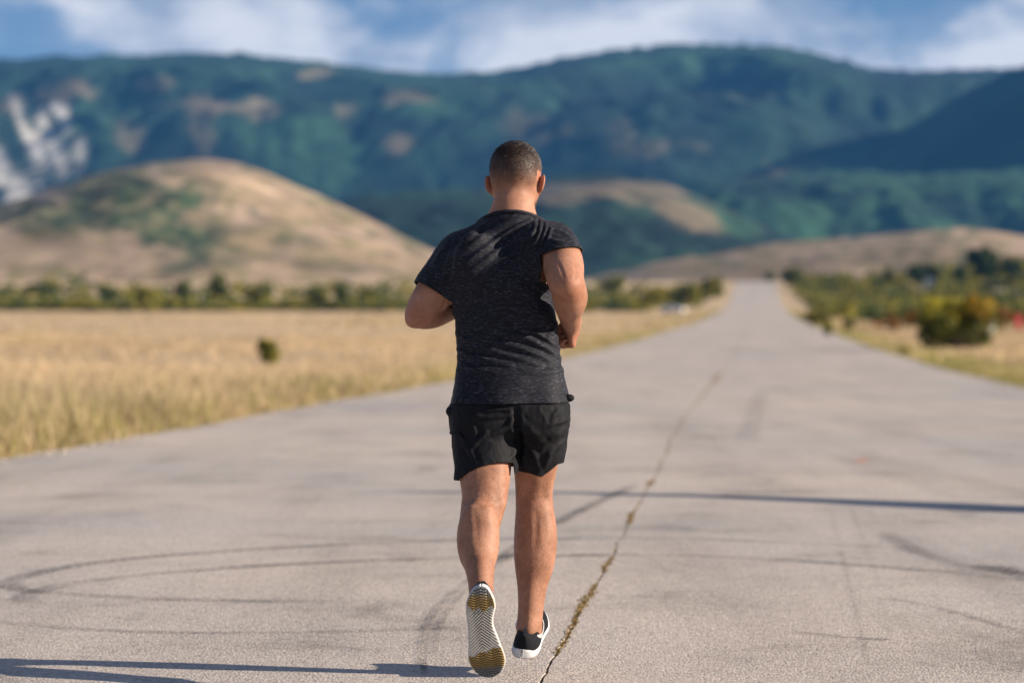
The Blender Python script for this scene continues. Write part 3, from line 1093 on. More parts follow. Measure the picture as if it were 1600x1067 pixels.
M_RED = plain('red_paint', (.38, .04, .04), .5, .1, 6)
M_WOOD = plain('grey_wood', (.22, .18, .14), .9, .2, 15)
for (u, D, w, h, mat, lab) in ((1549, 150, .42, .62, M_WHITE, 'small white marker board on a post beside the large bush'),
                               (1592, 165, .55, .95, M_RED, 'small red marker board on posts at the right edge')):
    X = (u - U0) * D / F
    e = empty('marker_board', (X, D, float(ground_z(X, D)) - .05), R(8))
    tag(e, lab, 'marker')
    box_mesh('board', w, .03, h, mat, e, (0, -.035, h / 2 + .35))
    for k in (-1, 1):
        box_mesh('post', .05, .04, h + .35, M_WOOD, e, (k * w * .3, .0, (h + .35) / 2 - .04))
D = 615.0
X = (1441 - U0) * D / F
hut = empty('field_hut', (X, D - 12, float(ground_z(X, D - 12)) + .2), R(12))
tag(hut, 'tiny pale hut among the scrub below the dark pair of trees', 'hut')
box_mesh('wall', 1.7, 1.7, 2.2, M_WHITE, hut, (0, 0, 1.1), .02)
V = [(-1.0, -1.0, 2.2), (1.0, -1.0, 2.2), (1.0, 1.0, 2.2), (-1.0, 1.0, 2.2), (-1.0, 0, 2.75), (1.0, 0, 2.75)]
mesh_np('roof', V, [(0, 1, 5, 4), (2, 3, 4, 5), (0, 4, 3), (1, 2, 5), (3, 2, 1, 0)], plain('hut_roof', (.45, .42, .38), .8, .1, 4), hut, smooth=False)
box_mesh('door', .6, .05, 1.8, M_WOOD, hut, (.3, -.87, .92), .01)

# ------------------------------------------------------------------ bare leaning tree right of the frame: its shadow crosses the road
M_BARE = plain('bare_bark', (.13, .11, .09), .9, .3, 10)


def shadow_src(u, v, h):
    gx, gd = on_ground(u, v)
    k = h / math.tan(R(SUN_EL))
    return (gx + k * math.cos(R(SUN_AZ)), gd - k * math.sin(R(SUN_AZ)), h)


tb = np.array(shadow_src(2650, 838, 0.02))
e = empty('bare_tree', (tb[0], tb[1], -.05))
tag(e, 'bare tree leaning over the right roadside, casting the long shadow across the road', 'tree')
pts = []
for (u, v, h, r_) in ((2650, 838, .0, .34), (2300, 822, .75, .30), (1950, 808, 1.45, .26), (1600, 797, 2.15, .22), (1350, 785, 2.7, .17), (1100, 775, 3.2, .12), (850, 769, 3.7, .075), (600, 768, 4.2, .02)):
    pts.append((np.array(shadow_src(u, v, h)) - np.array((tb[0], tb[1], 0)), r_))
segs = [(pts[i][0], pts[i + 1][0], pts[i][1], pts[i + 1][1]) for i in range(len(pts) - 1)]
V, Q = limb_data(segs, 8)
mesh_np('trunk', V, Q, M_BARE, e)
tw = []
rg = random.Random(3)
for i in range(26):
    k = rg.uniform(2.3, 6.6)
    a_, fr = int(k), k - int(k)
    p0 = pts[a_][0] * (1 - fr) + pts[a_ + 1][0] * fr
    dv = pts[a_ + 1][0] - pts[a_][0]
    ln = rg.uniform(.25, .75)
    dv = dv / np.linalg.norm(dv) * ln
    # twigs hug the leaning stem
    p1 = p0 + dv * .5 + np.array((rg.gauss(0, .08), rg.gauss(0, .08), rg.gauss(0, .08)))
    p2 = p0 + dv + np.array((rg.gauss(0, .12), rg.gauss(0, .12), rg.gauss(0, .12)))
    tw += [(p0, p1, .03, .02), (p1, p2, .02, .006)]
V, Q = limb_data(tw, 5)
mesh_np('branches', V, Q, M_BARE, e)
#PERSON

# ------------------------------------------------------------------ the runner
# signed-distance modelling: a field is evaluated on a sparse grid and skinned with surface nets


def rcone(P, a, b, ra, rb):
    a, b = np.asarray(a, float), np.asarray(b, float)
    ba = b - a
    t = np.clip(((P - a) @ ba) / (ba @ ba), 0, 1)
    return np.linalg.norm(P - a - t[:, None] * ba, axis=1) - (ra + (rb - ra) * t)


def ell(P, c, r, M=None):
    q = P - np.asarray(c, float)
    if M is not None:
        q = q @ M
    r = np.asarray(r, float)
    k0 = np.linalg.norm(q / r, axis=1)
    k1 = np.linalg.norm(q / (r * r), axis=1) + 1e-9
    return k0 * (k0 - 1) / k1


def smin(a, b, k):
    h = np.clip(.5 + .5 * (b - a) / k, 0, 1)
    return b + (a - b) * h - k * h * (1 - h)


def smax(a, b, k):
    return -smin(-a, -b, k)


def chain(P, pts, k=.012, m=3):
    """tapered limb through (x, y, z, r) points"""
    Q = catmull(np.array(pts), m)
    d = None
    for i in range(len(Q) - 1):
        e_ = rcone(P, Q[i, :3], Q[i + 1, :3], Q[i, 3], Q[i + 1, 3])
        d = e_ if d is None else smin(d, e_, k)
    return d


def polygonise(fn, lo, hi, vox, B=8, lip=1.7, smooth_it=1):
    lo, hi = np.asarray(lo, float), np.asarray(hi, float)
    nb = np.ceil((hi - lo) / (vox * B)).astype(int) + 1
    n_ = nb * B
    bc = np.stack(np.meshgrid(*[np.arange(k) for k in nb], indexing='ij'), -1).reshape(-1, 3)
    cen = lo + (bc * B + B / 2) * vox
    db = fn(cen)
    act = np.abs(db) < B * vox * .87 * lip
    G = np.repeat(np.repeat(np.repeat(np.where(db < 0, -1., 1.).reshape(nb).astype(np.float32), B, 0), B, 1), B, 2)
    loc = np.stack(np.meshgrid(*[np.arange(B)] * 3, indexing='ij'), -1).reshape(-1, 3)
    ab = bc[act]
    for i in range(0, len(ab), 700):
        ch = ab[i:i + 700]
        idx = (ch[:, None, :] * B + loc[None]).reshape(-1, 3)
        G[idx[:, 0], idx[:, 1], idx[:, 2]] = fn(lo + idx * vox)
    S = G < 0
    cnt = np.zeros(tuple(n_ - 1), np.int8)
    for a in (0, 1):
        for b in (0, 1):
            for c_ in (0, 1):
                cnt += S[a:n_[0] - 1 + a, b:n_[1] - 1 + b, c_:n_[2] - 1 + c_]
    cells = np.argwhere((cnt > 0) & (cnt < 8))
    vid = np.full(tuple(n_ - 1), -1, np.int64)
    vid[cells[:, 0], cells[:, 1], cells[:, 2]] = np.arange(len(cells))
    acc = np.zeros((len(cells), 3))
    num = np.zeros(len(cells))
    for ax in range(3):
        o1, o2 = [k for k in range(3) if k != ax]
        for a in (0, 1):
            for b in (0, 1):
                p = cells.copy()
                p[:, o1] += a
                p[:, o2] += b
                q = p.copy()
                q[:, ax] += 1
                g0 = G[p[:, 0], p[:, 1], p[:, 2]].astype(float)
                g1 = G[q[:, 0], q[:, 1], q[:, 2]].astype(float)
                m = (g0 < 0) != (g1 < 0)
                t = np.where(m, g0 / np.where(m, g0 - g1, 1), 0)
                pos = p.astype(float)
                pos[:, ax] += t
                acc += pos * m[:, None]
                num += m
    V = lo + acc / num[:, None] * vox
    faces = []
    for ax in range(3):
        o1, o2 = (ax + 1) % 3, (ax + 2) % 3
        sl0 = [slice(None)] * 3
        sl1 = [slice(None)] * 3
        sl0[ax], sl1[ax] = slice(0, -1), slice(1, None)
        A, Bv = S[tuple(sl0)], S[tuple(sl1)]
        ed = np.argwhere(A != Bv)
        ed = ed[(ed[:, o1] > 0) & (ed[:, o2] > 0) & (ed[:, o1] < n_[o1] - 1) & (ed[:, o2] < n_[o2] - 1)]
        inside = A[ed[:, 0], ed[:, 1], ed[:, 2]]

        def cid(d1, d2):
            c2 = ed.copy()
            c2[:, o1] -= d1
            c2[:, o2] -= d2
            return vid[c2[:, 0], c2[:, 1], c2[:, 2]]
        q = np.stack([cid(1, 1), cid(0, 1), cid(0, 0), cid(1, 0)], 1)
        q[~inside] = q[~inside][:, ::-1]
        faces.append(q)
    Fq = np.concatenate(faces)
    Fq = Fq[(Fq >= 0).all(1)]
    for _ in range(smooth_it):
        V = lap(V, Fq, .5)
        V = project(fn, V, vox)
    return V, Fq


def lap(V, Fq, w):
    A = np.concatenate([Fq[:, i] for i in range(4)] + [Fq[:, (i + 1) % 4] for i in range(4)])
    Bb = np.concatenate([Fq[:, (i + 1) % 4] for i in range(4)] + [Fq[:, i] for i in range(4)])
    s = np.stack([np.bincount(A, V[Bb, k], len(V)) for k in range(3)], 1)
    c_ = np.bincount(A, minlength=len(V))
    return V * (1 - w) + w * s / np.maximum(c_, 1)[:, None]


def grad(fn, V, e_=.002):
    g_ = np.stack([fn(V + np.eye(3)[i] * e_) - fn(V - np.eye(3)[i] * e_) for i in range(3)], 1) / (2 * e_)
    return g_


def project(fn, V, vox):
    d = fn(V)
    g_ = grad(fn, V)
    l2 = np.maximum((g_ * g_).sum(1), .15)
    st = np.clip(d / l2, -vox, vox)
    return V - g_ * st[:, None]


def normals(V, Fq):
    nrm = np.zeros_like(V)
    fn_ = np.cross(V[Fq[:, 2]] - V[Fq[:, 0]], V[Fq[:, 3]] - V[Fq[:, 1]])
    A = Fq.T.ravel()
    for k in range(3):
        nrm[:, k] = np.bincount(A, np.tile(fn_[:, k], 4), len(V))
    return nrm / (np.linalg.norm(nrm, axis=1)[:, None] + 1e-12)


def P4(u, v, D, r):
    return (*at(u, v, D), r)


def near(P, c, rad):
    return np.where(((P - np.asarray(c)) ** 2).sum(1) < rad * rad)[0]


def union_box(d, P, pts, f, k, pad=.09):
    Q = np.asarray(pts)
    lo_, hi_ = (Q[:, :3] - Q[:, 3:]).min(0) - pad, (Q[:, :3] + Q[:, 3:]).max(0) + pad
    i = np.where(((P > lo_) & (P < hi_)).all(1))[0]
    if len(i):
        d[i] = smin(d[i], f(P[i]), k)
    return d


def union_at(d, P, c, rad, f, k):
    i = near(P, c, rad)
    if len(i):
        d[i] = smin(d[i], f(P[i]), k)
    return d


# trunk: stacked super-ellipses (z, centre x, half width, centre depth, half depth, twist)
TORSO = np.array([
    (0.740, -.006, .150, 7.805, .105, 0), (0.820, -.006, .182, 7.803, .125, 0),
    (0.882, -.007, .187, 7.803, .124, 0), (0.968, -.008, .178, 7.812, .114, 1), (1.0265, -.0115, .168, 7.822, .105, 2),
    (1.072, -.013, .1665, 7.828, .102, 3), (1.134, -.018, .166, 7.835, .106, 4), (1.217, -.031, .166, 7.845, .114, 6),
    (1.279, -.040, .172, 7.850, .119, 8), (1.352, -.036, .178, 7.862, .115, 8), (1.405, -.021, .166, 7.878, .099, 7),
    (1.448, -.010, .135, 7.890, .082, 5), (1.484, -.002, .098, 7.898, .072, 3), (1.530, .003, .070, 7.903, .066, 0)])


def trunk(P, grow=0.0, zlo=.74):
    z = np.clip(P[:, 2], zlo, 1.53)
    c_ = [np.interp(z, TORSO_S[:, 0], TORSO_S[:, i]) for i in range(1, 6)]
    th = np.radians(c_[4])
    x, y = P[:, 0] - c_[0], P[:, 1] - c_[2]
    xr = x * np.cos(th) - y * np.sin(th)
    yr = x * np.sin(th) + y * np.cos(th)
    a, b = c_[1] + grow, c_[3] + grow
    e_ = 2.35
    k = ((np.abs(xr) / a) ** e_ + (np.abs(yr) / b) ** e_) ** (1 / e_)
    d = (k - 1) * np.minimum(a, b) * (.75 + .25 * np.clip(k, 0, 1))
    dz = np.abs(P[:, 2] - z)
    return np.where(dz > 0, np.sqrt(np.maximum(d, 0) ** 2 + dz ** 2) + np.minimum(d, 0) * (dz == 0), d)


TORSO_S = catmull(TORSO, 6)

SH_R, EL_R, WR_R = at(866, 380, 7.84), at(887, 447, 7.62), at(892, 506, 7.83)
SH_L, EL_L, WR_L = at(717, 403, 7.90), at(651, 494, 7.86), at(738, 472, 8.05)
ARM_R = [(*SH_R, .064), (*(SH_R * .55 + EL_R * .45 + np.array((.008, 0, 0))), .0625), (*(SH_R * .2 + EL_R * .8), .056), (*EL_R, .043)]
FOR_R = [(*(EL_R + np.array((0, .012, .004))), .045), (*(EL_R * .72 + WR_R * .28 + np.array((.004, 0, 0))), .0535), (*(EL_R * .4 + WR_R * .6), .041), (*WR_R, .028)]
ARM_L = [(*SH_L, .064), (*(SH_L * .55 + EL_L * .45), .060), (*(SH_L * .2 + EL_L * .8), .0505), (*EL_L, .036)]
FOR_L = [(*(EL_L + np.array((.005, .012, .004))), .043), (*(EL_L * .72 + WR_L * .28), .049), (*(EL_L * .4 + WR_L * .6), .038), (*WR_L, .027)]
LEG_L = [P4(757, 652, 7.82, .094), P4(757, 700, 7.775, .087), P4(757.5, 740, 7.735, .0785), P4(757.5, 776, 7.70, .0675), P4(753, 800, 7.68, .0635), P4(747, 834, 7.63, .0585),
         P4(748, 868, 7.565, .050), P4(750.5, 898, 7.505, .0385), P4(751.5, 915, 7.475, .0335), P4(752, 932, 7.452, .034)]
LEG_R = [P4(838, 652, 7.82, .092), P4(837, 700, 7.845, .078), P4(836, 740, 7.87, .0635), P4(833.5, 772, 7.89, .0540), P4(835, 798, 7.89, .0555), P4(837, 836, 7.88, .0625),
         P4(834.5, 876, 7.87, .058), P4(831.5, 918, 7.865, .044), P4(829.5, 948, 7.86, .0375), P4(827.5, 975, 7.86, .037), P4(826, 992, 7.862, .036)]

HEAD_C = np.array((.0135, 7.955, 1.640))
yaw = R(-13)                                     # looking a little to the right
tiltx = R(-6)
HM = np.array(Matrix.Rotation(yaw, 3, 'Z') @ Matrix.Rotation(tiltx, 3, 'X'))


def hp(x, y, z):
    """head frame: y towards the face"""
    return HEAD_C + HM @ np.array((x, y, z), float)


def head_sdf(P):
    Q = (P - HEAD_C) @ HM
    d = ell(Q, (0, -.006, .010), (.0835, .099, .0905))           # skull
    d = smin(d, ell(Q, (0, -.040, -.030), (.070, .055, .055)), .03)    # occiput down to the nape
    d = smin(d, ell(Q, (0, .035, -.055), (.064, .058, .060)), .03)     # face
    d = smin(d, ell(Q, (0, .058, -.100), (.036, .034, .024)), .03)     # chin
    for s_ in (-1, 1):
        d = smin(d, rcone(Q, (s_ * .060, -.002, -.068), (s_ * .030, .065, -.105), .020, .018), .02)   # jaw
        d = smin(d, ell(Q, (s_ * .045, .068, -.040), (.020, .016, .018)), .015)        # cheek
        d = smax(d, -ell(Q, (s_ * .030, .098, -.006), (.017, .014, .011)), .012)       # eye socket
        d = smin(d, ell(Q, (s_ * .030, .082, -.007), (.0125, .0125, .0115)), .004)     # eyeball and lids
        d = smin(d, rcone(Q, (s_ * .012, .094, .012), (s_ * .046, .082, .011), .008, .006), .01)  # brow
        # ears: a tilted dish with a raised rim
        c_ = np.array((s_ * .0885, -.006, -.040))
        A = np.array(Matrix.Rotation(R(s_ * 34), 3, 'Z') @ Matrix.Rotation(R(s_ * 10), 3, 'Y'))
        er = ell(Q, c_, (.0075, .0185, .0315), A)
        q = (Q - c_) @ A
        dish = ell(Q, c_ + A @ np.array((s_ * .007, .003, .003)), (.007, .011, .020), A)
        er = smax(er, -dish, .004)
        er = smin(er, ell(Q, c_ + A @ np.array((0, .008, -.024)), (.005, .008, .010), A), .006)
        d = smin(d, er, .006)
    d = smin(d, rcone(Q, (0, .096, .0), (0, .118, -.036), .007, .0115), .010)          # nose
    for s_ in (-1, 1):
        d = smin(d, ell(Q, (s_ * .012, .106, -.040), (.008, .008, .007)), .006)
    d = smin(d, rcone(Q, (-.018, .092, -.069), (.018, .092, -.069), .0055, .0055), .006)   # lips
    d = smin(d, rcone(Q, (-.015, .091, -.078), (.015, .091, -.078), .006, .006), .006)
    d = smax(d, -rcone(Q, (-.02, .099, -.0735), (.02, .099, -.0735), .0022, .0022), .003)
    return d


def hand_sdf(P, wrist, h, s_, n_):
    """closed running fist; h along the hand, s_ towards the thumb side, n_ out of the palm"""
    w = np.asarray(wrist, float)
    h, s_, n_ = [np.asarray(t, float) / np.linalg.norm(t) for t in (h, s_, n_)]

    def pt(a, b, c_):
        return w + h * a + s_ * b + n_ * c_
    d = rcone(P, pt(-.01, 0, 0), pt(.03, .0, 0), .026, .024)
    B_ = np.stack([h, s_, n_], 1)
    d = smin(d, ell(P, pt(.052, 0, .002), (.046, .041, .018), B_), .018)
    for i, (b, L) in enumerate(((.030, .95), (.010, 1.0), (-.010, .95), (-.029, .8))):
        k0 = pt(.082 - .004 * abs(i - 1), b, -.002)
        k1 = k0 + (h * .30 + n_ * .95) * .040 * L
        k2 = k1 + (-h * .92 + n_ * .38) * .026 * L
        k3 = k2 + (-h * .55 - n_ * .83) * .019 * L
        f_ = smin(rcone(P, pt(.05, b * .8, 0), k0, .0105, .0108), rcone(P, k0, k1, .0105, .0092), .004)
        f_ = smin(f_, rcone(P, k1, k2, .0092, .0082), .003)
        f_ = smin(f_, rcone(P, k2, k3, .0082, .0072), .003)
        d = smin(d, f_, .004)
    t0, t1 = pt(.022, .026, .012), pt(.050, .040, .030)
    t2 = pt(.066, .026, .046)
    t3 = pt(.068, .004, .050)
    th = smin(rcone(P, t0, t1, .0150, .0115), rcone(P, t1, t2, .0110, .0098), .005)
    th = smin(th, rcone(P, t2, t3, .0098, .0080), .004)
    return smin(d, th, .008)


HND_R = (WR_R + np.array((.006, 0, 0)), (.0, .80, -.60), (.10, .60, .79), (-1, .05, .05))
HND_L = (WR_L, (.75, .62, .22), (-.1, -.2, .97), (.62, -.75, -.1))


def body_sdf(P):
    d = trunk(P, -.016, .86)
    # back relief: shoulder blades
    d = union_box(d, P, ARM_R, lambda q: chain(q, ARM_R), .045)
    d = union_box(d, P, ARM_L, lambda q: chain(q, ARM_L), .045)
    d = union_box(d, P, FOR_R, lambda q: smin(chain(q, FOR_R), ell(q, EL_R + np.array((.002, -.006, .0)), (.026, .036, .028)), .02), .016)
    d = union_box(d, P, FOR_L, lambda q: smin(chain(q, FOR_L), ell(q, EL_L + np.array((-.012, -.014, -.016)), (.022, .022, .020)), .02), .007)
    d = union_at(d, P, WR_R, .20, lambda q: hand_sdf(q, *HND_R), .014)
    d = union_at(d, P, WR_L, .20, lambda q: hand_sdf(q, *HND_L), .014)
    kl, kr = np.array(LEG_L[3][:3]), np.array(LEG_R[3][:3])

    def legl(q):
        f_ = chain(q, LEG_L)
        f_ = smin(f_, ell(q, at(737, 840, 7.598), (.028, .030, .100)), .05)
        f_ = smin(f_, ell(q, at(759, 838, 7.598), (.026, .029, .090)), .05)
        f_ = smin(f_, rcone(q, at(751, 880, 7.50), at(751.5, 918, 7.443), .016, .013), .02)       # tendon
        f_ = smin(f_, rcone(q, at(741, 735, 7.69), at(735, 786, 7.665), .016, .010), .03)       # hamstring cords
        f_ = smin(f_, rcone(q, at(776, 735, 7.69), at(781, 786, 7.665), .014, .009), .03)
        # heel and foot inside the shoe
        return smin(f_, rcone(q, at(752, 932, 7.43), at(764, 1025, 7.45), .030, .026), .02)

    def legr(q):
        f_ = chain(q, LEG_R)
        f_ = smin(f_, ell(q, at(826, 840, 7.850), (.026, .031, .100)), .05)
        f_ = smin(f_, ell(q, at(848, 838, 7.850), (.027, .031, .105)), .05)
        f_ = smin(f_, rcone(q, at(830, 900, 7.835), at(825, 985, 7.825), .017, .013), .02)
        f_ = smin(f_, rcone(q, at(817, 725, 7.835), at(814, 785, 7.858), .012, .008), .025)
        f_ = smin(f_, rcone(q, at(855, 725, 7.835), at(856, 785, 7.858), .012, .008), .025)
        return smin(f_, rcone(q, at(826, 1000, 7.855), at(838, 998, 8.0), .030, .024), .02)
    d = union_box(d, P, LEG_L + [P4(764, 1025, 7.45, .03)], legl, .03)
    d = union_box(d, P, LEG_R + [P4(838, 998, 8.0, .03)], legr, .03)
    nk = [(*np.array((-.004, 7.895, 1.44)), .080), (*np.array((.002, 7.895, 1.50)), .065), (*np.array((.007, 7.918, 1.55)), .0595), (*np.array((.012, 7.945, 1.605)), .058)]
    d = union_at(d, P, (0, 7.92, 1.52), .32, lambda q: chain(q, nk), .03)
    d = union_at(d, P, HEAD_C, .26, head_sdf, .022)
    return d


BASE = np.array((.0, 7.80, 0.0))


def fold_field(V_, depth_lim, folds, ref_D):
    """height of the folds above the cloth at each vertex (outer back side only)"""
    D = V_[:, 1] + BASE[1]
    u = U0 + V_[:, 0] * F / D
    v_ = V0 - (V_[:, 2] - H) * F / D
    out = np.zeros(len(V_))
    for (pl, amp, wd) in folds:
        C_ = catmull(np.array(pl, float), 26)
        ws = wd * F / ref_D
        m = (u > C_[:, 0].min() - 4 * ws) & (u < C_[:, 0].max() + 4 * ws) & (v_ > C_[:, 1].min() - 4 * ws) & (v_ < C_[:, 1].max() + 4 * ws) & (D < depth_lim)
        if not m.any():
            continue
        Pm = np.stack([u[m], v_[m]], 1)
        dd = np.sqrt(((Pm[:, None] - C_[None]) ** 2).sum(-1))
        k = dd.argmin(1)
        d_ = dd[np.arange(len(k)), k]
        s_ = k / (len(C_) - 1)
        tp = np.sin(np.pi * np.clip(s_ * .86 + .10, 0, 1)) ** .7
        x_ = d_ / ws
        out[m] += 1.1 * amp * tp * (np.exp(-x_ ** 2) - .35 * np.exp(-((x_ - 1.7) / .8) ** 2))
    return out



V, Fq = polygonise(body_sdf, (-.46, 7.30, .02), (.34, 8.24, 1.80), .005)
V = V - BASE
# creases behind the knees and at the left elbow
CREASE = [([(729, 786), (748, 789), (770, 787), (788, 781)], -.0012, .0045), ([(732, 774), (752, 777), (775, 774)], -.0008, .004), ([(812, 777), (828, 780), (846, 778), (858, 773)], -.0012, .0045),
          ([(816, 766), (834, 769), (852, 765)], -.0012, .004), ([(697, 470), (688, 486), (676, 504)], -.0035, .005), ([(741, 800), (745, 822), (746, 850)], -.0010, .008), ([(838, 800), (838, 830), (836, 858)], -.0016, .008),
          ([(880, 452), (884, 462), (892, 464)], -.0025, .005), ([(872, 410), (878, 424), (882, 438)], -.0016, .006), ([(898, 412), (900, 428), (896, 440)], -.0012, .006)]
V = V + normals(V, Fq) * fold_field(V, 7.95, CREASE, 7.75)[:, None]

# scalp cover and skin tone
Qh = (V + BASE - HEAD_C) @ HM
hl = Qh[:, 2] + .30 * np.clip(Qh[:, 1] + .02, -.08, .2) * (-.9) + .012 * fbm(V[:, 0] * 40, V[:, 1] * 40, V[:, 2] * 40, seed=201)
scalp = smooth01((hl + .088) / .125) ** 1.15
scalp = scalp * (np.linalg.norm(Qh, axis=1) < .16) * (Qh[:, 1] < .085 - .25 * (0.06 - Qh[:, 2]).clip(0, .2)) * (np.abs(Qh[:, 0]) < .088)
earm = ((np.abs(np.abs(Qh[:, 0]) - .092) < .0145) & (np.abs(Qh[:, 1] + .010) < .03) & (np.abs(Qh[:, 2] + .040) < .040))
scalp = np.where(earm, 0, scalp)
beard = smooth01((-.052 - Qh[:, 2]) / .02) * smooth01((Qh[:, 1] - .005) / .02) * (np.linalg.norm(Qh, axis=1) < .16) * smooth01((Qh[:, 2] + .14) / .02)
redness = np.zeros(len(V))
redness = np.maximum(redness, earm * .8)
for c_, r_ in ((EL_R, .05), (EL_L, .05), (WR_R + np.array((0, .06, -.04)), .07)):
    redness = np.maximum(redness, smooth01(1.3 - np.linalg.norm(V + BASE - c_, axis=1) / r_) * .7)
legm = np.maximum(smooth01((.72 - V[:, 2]) / .05), .45 * smooth01(1.4 - np.linalg.norm(V + BASE - (EL_R + WR_R) / 2, axis=1) / .12))

n = NT('skin')
v = n.coord()
f1 = n.noise(v, 14, 5, 0.6)
f2 = n.noise(v, 160, 3, 0.6)
c = n.ramp(f1, [(0.3, (.245, .110, .064)), (0.5, (.325, .156, .096)), (0.72, (.405, .205, .135))])
c = n.mix(n.math('MULTIPLY', n.attr('redness').outputs['Fac'], .6), c, (.42, .135, .08))
c = n.mix(1.0, c, n.ramp(f2, [(0.3, 0.86), (0.7, 1.1)]), 'MULTIPLY')
# body hair darkens the legs in short fine strokes
vh = n.coord(scale=(1, 1, .22))
f3 = n.noise(vh, 330, 2, 0.5)
c = n.mix(n.math('MULTIPLY', n.attr('leg').outputs['Fac'], n.ramp(f3, [(0.52, 0.0), (0.66, 0.42)])), c, (.10, .05, .03))
f4 = n.noise(v, 260, 2, 0.6)
hs = n.math('MULTIPLY', n.attr('scalp').outputs['Fac'], n.ramp(f4, [(0.28, .70), (0.55, 1.0)]))
c = n.mix(hs, c, (.030, .020, .016))
bs = n.math('MULTIPLY', n.attr('beard').outputs['Fac'], n.ramp(f4, [(0.3, .3), (0.6, .85)]))
c = n.mix(bs, c, (.05, .03, .022))
n.set(Base_Color=c, Roughness=n.ramp(f2, [(0.3, .50), (0.7, .70)]))
n.b.inputs['Subsurface Weight'].default_value = 0.06
n.b.inputs['Subsurface Radius'].default_value = (1.0, .35, .2)
n.b.inputs['Subsurface Scale'].default_value = 0.008
n.b.inputs['Specular IOR Level'].default_value = 0.33
n.bump(n.math('ADD', n.math('ADD', f2, n.math('MULTIPLY', f3, .5)), n.math('MULTIPLY', n.noise(v, 38, 3, .55), 1.6)), 0.35, 0.002)
M_SKIN = n.m
person = mesh_np('person', V, Fq, M_SKIN, attrs={'scalp': scalp, 'beard': beard, 'redness': redness, 'leg': legm})
person.location = BASE
tag(person, 'man running away along the road in black shirt, black shorts and sneakers', 'person')
BODY_V, BODY_F, BODY_N = V, Fq, normals(V, Fq)
HL, SCALP = hl, scalp

# short hair: many fine strands rooted in the scalp


def strands(name, idx, length, width, lay, mat, parent, seed, lift=.35):
    rng = np.random.default_rng(seed)
    P, N_ = BODY_V[idx], BODY_N[idx]
    m = len(idx)
    P = P + rng.normal(0, .0018, (m, 3))
    t = lay(P, N_) + rng.normal(0, .35, (m, 3))
    t = t - (t * N_).sum(1)[:, None] * N_
    t /= np.linalg.norm(t, axis=1)[:, None] + 1e-9
    dirn = t * (1 - lift) + N_ * lift
    dirn /= np.linalg.norm(dirn, axis=1)[:, None]
    L = (length * rng.uniform(.6, 1.2, m))[:, None] if np.ndim(length) == 0 else length[:, None] * rng.uniform(.6, 1.2, (m, 1))
    sd = np.cross(dirn, N_ + rng.normal(0, .5, (m, 3)))
    sd /= np.linalg.norm(sd, axis=1)[:, None] + 1e-9
    A, Bq, Cq = P - N_ * .0008 - sd * width, P - N_ * .0008 + sd * width, P + dirn * L
    V_ = np.stack([A, Bq, Cq], 1).reshape(-1, 3)
    T = np.arange(m * 3).reshape(-1, 3)
    return mesh_np(name, V_, T, mat, parent, smooth=False)


M_HAIR = plain('dark_hair', (.022, .015, .012), .45, .4, 200)
rng_h = np.random.default_rng(3)
prob = np.clip(SCALP - .25, 0, 1)
cand = np.where(prob > 0)[0]
pick = rng_h.choice(cand, 24000, p=prob[cand] / prob[cand].sum())
hairlen = .003 + .0055 * smooth01((HL[pick] - .035) / .05)
crown = np.array(hp(.0, -.06, .075)) - BASE


def hair_lay(P, N_):
    t = P - crown
    sw = np.cross(N_, t)
    return t / (np.linalg.norm(t, axis=1)[:, None] + .01) + .6 * sw / (np.linalg.norm(sw, axis=1)[:, None] + .01)


strands('hair', pick, hairlen, .00055, hair_lay, M_HAIR, person, 5, .28)
lm = np.where((BODY_V[:, 2] < .64) & (BODY_V[:, 2] > .26))[0]
strands('leg_hair', rng_h.choice(lm, 3600), .010, .00016, lambda P, N_: np.tile((0, 0, -1.0), (len(P), 1)), M_HAIR, person, 6, .45)

# ---------------------------------------------------------------- garments


def bm_from(V_, F_):
    me = mesh_np('tmp', V_, F_, data_only=True)
    bm = bmesh.new()
    bm.from_mesh(me)
    bpy.data.meshes.remove(me)
    return bm


def cut(bm, co, no, region):
    """trim away what lies beyond the plane, inside the region only"""
    fs = [f for f in bm.faces if region(f.calc_center_median())]
    geom = set(fs)
    for f in fs:
        geom.update(f.verts)
        geom.update(f.edges)
    r_ = bmesh.ops.bisect_plane(bm, geom=list(geom), plane_co=co, plane_no=no, clear_outer=True, clear_inner=False)


def finish(bm, name, mat, parent, thick, smooth=True):
    loose = [v_ for v_ in bm.verts if not v_.link_faces]
    bmesh.ops.delete(bm, geom=loose, context='VERTS')
    bmesh.ops.recalc_face_normals(bm, faces=bm.faces)
    me = bpy.data.meshes.new(name)
    bm.to_mesh(me)
    bm.free()
    me.materials.append(mat)
    me.polygons.foreach_set('use_smooth', np.ones(len(me.polygons), dtype=bool))
    o = link(bpy.data.objects.new(name, me), parent)
    md = o.modifiers.new('cloth', 'SOLIDIFY')
    md.thickness = thick
    md.offset = -1
    return o


def shirt_sdf(P):
    d = trunk(P, .0, .84)
    d = union_box(d, P, ARM_R[:3], lambda q: chain(q, [(x, y, z, r_ + .008) for x, y, z, r_ in ARM_R[:3]]), .05)
    d = union_box(d, P, ARM_L[:3], lambda q: chain(q, [(x, y, z, r_ + .013) for x, y, z, r_ in ARM_L[:3]]), .05)
    # shoulder blades, and cloth drawn tight over the right one
    d = union_at(d, P, at(835, 395, 7.78), .22, lambda q: ell(q, at(838, 390, 7.785), (.055, .040, .075)), .05)
    d = union_at(d, P, at(735, 400, 7.78), .22, lambda q: ell(q, at(740, 402, 7.772), (.055, .026, .080)), .05)
    nk = [(-.004, 7.892, 1.42, .092), (.002, 7.896, 1.475, .079), (.004, 7.900, 1.53, .072)]
    d = union_at(d, P, (0, 7.89, 1.47), .3, lambda q: chain(q, nk), .03)
    return d


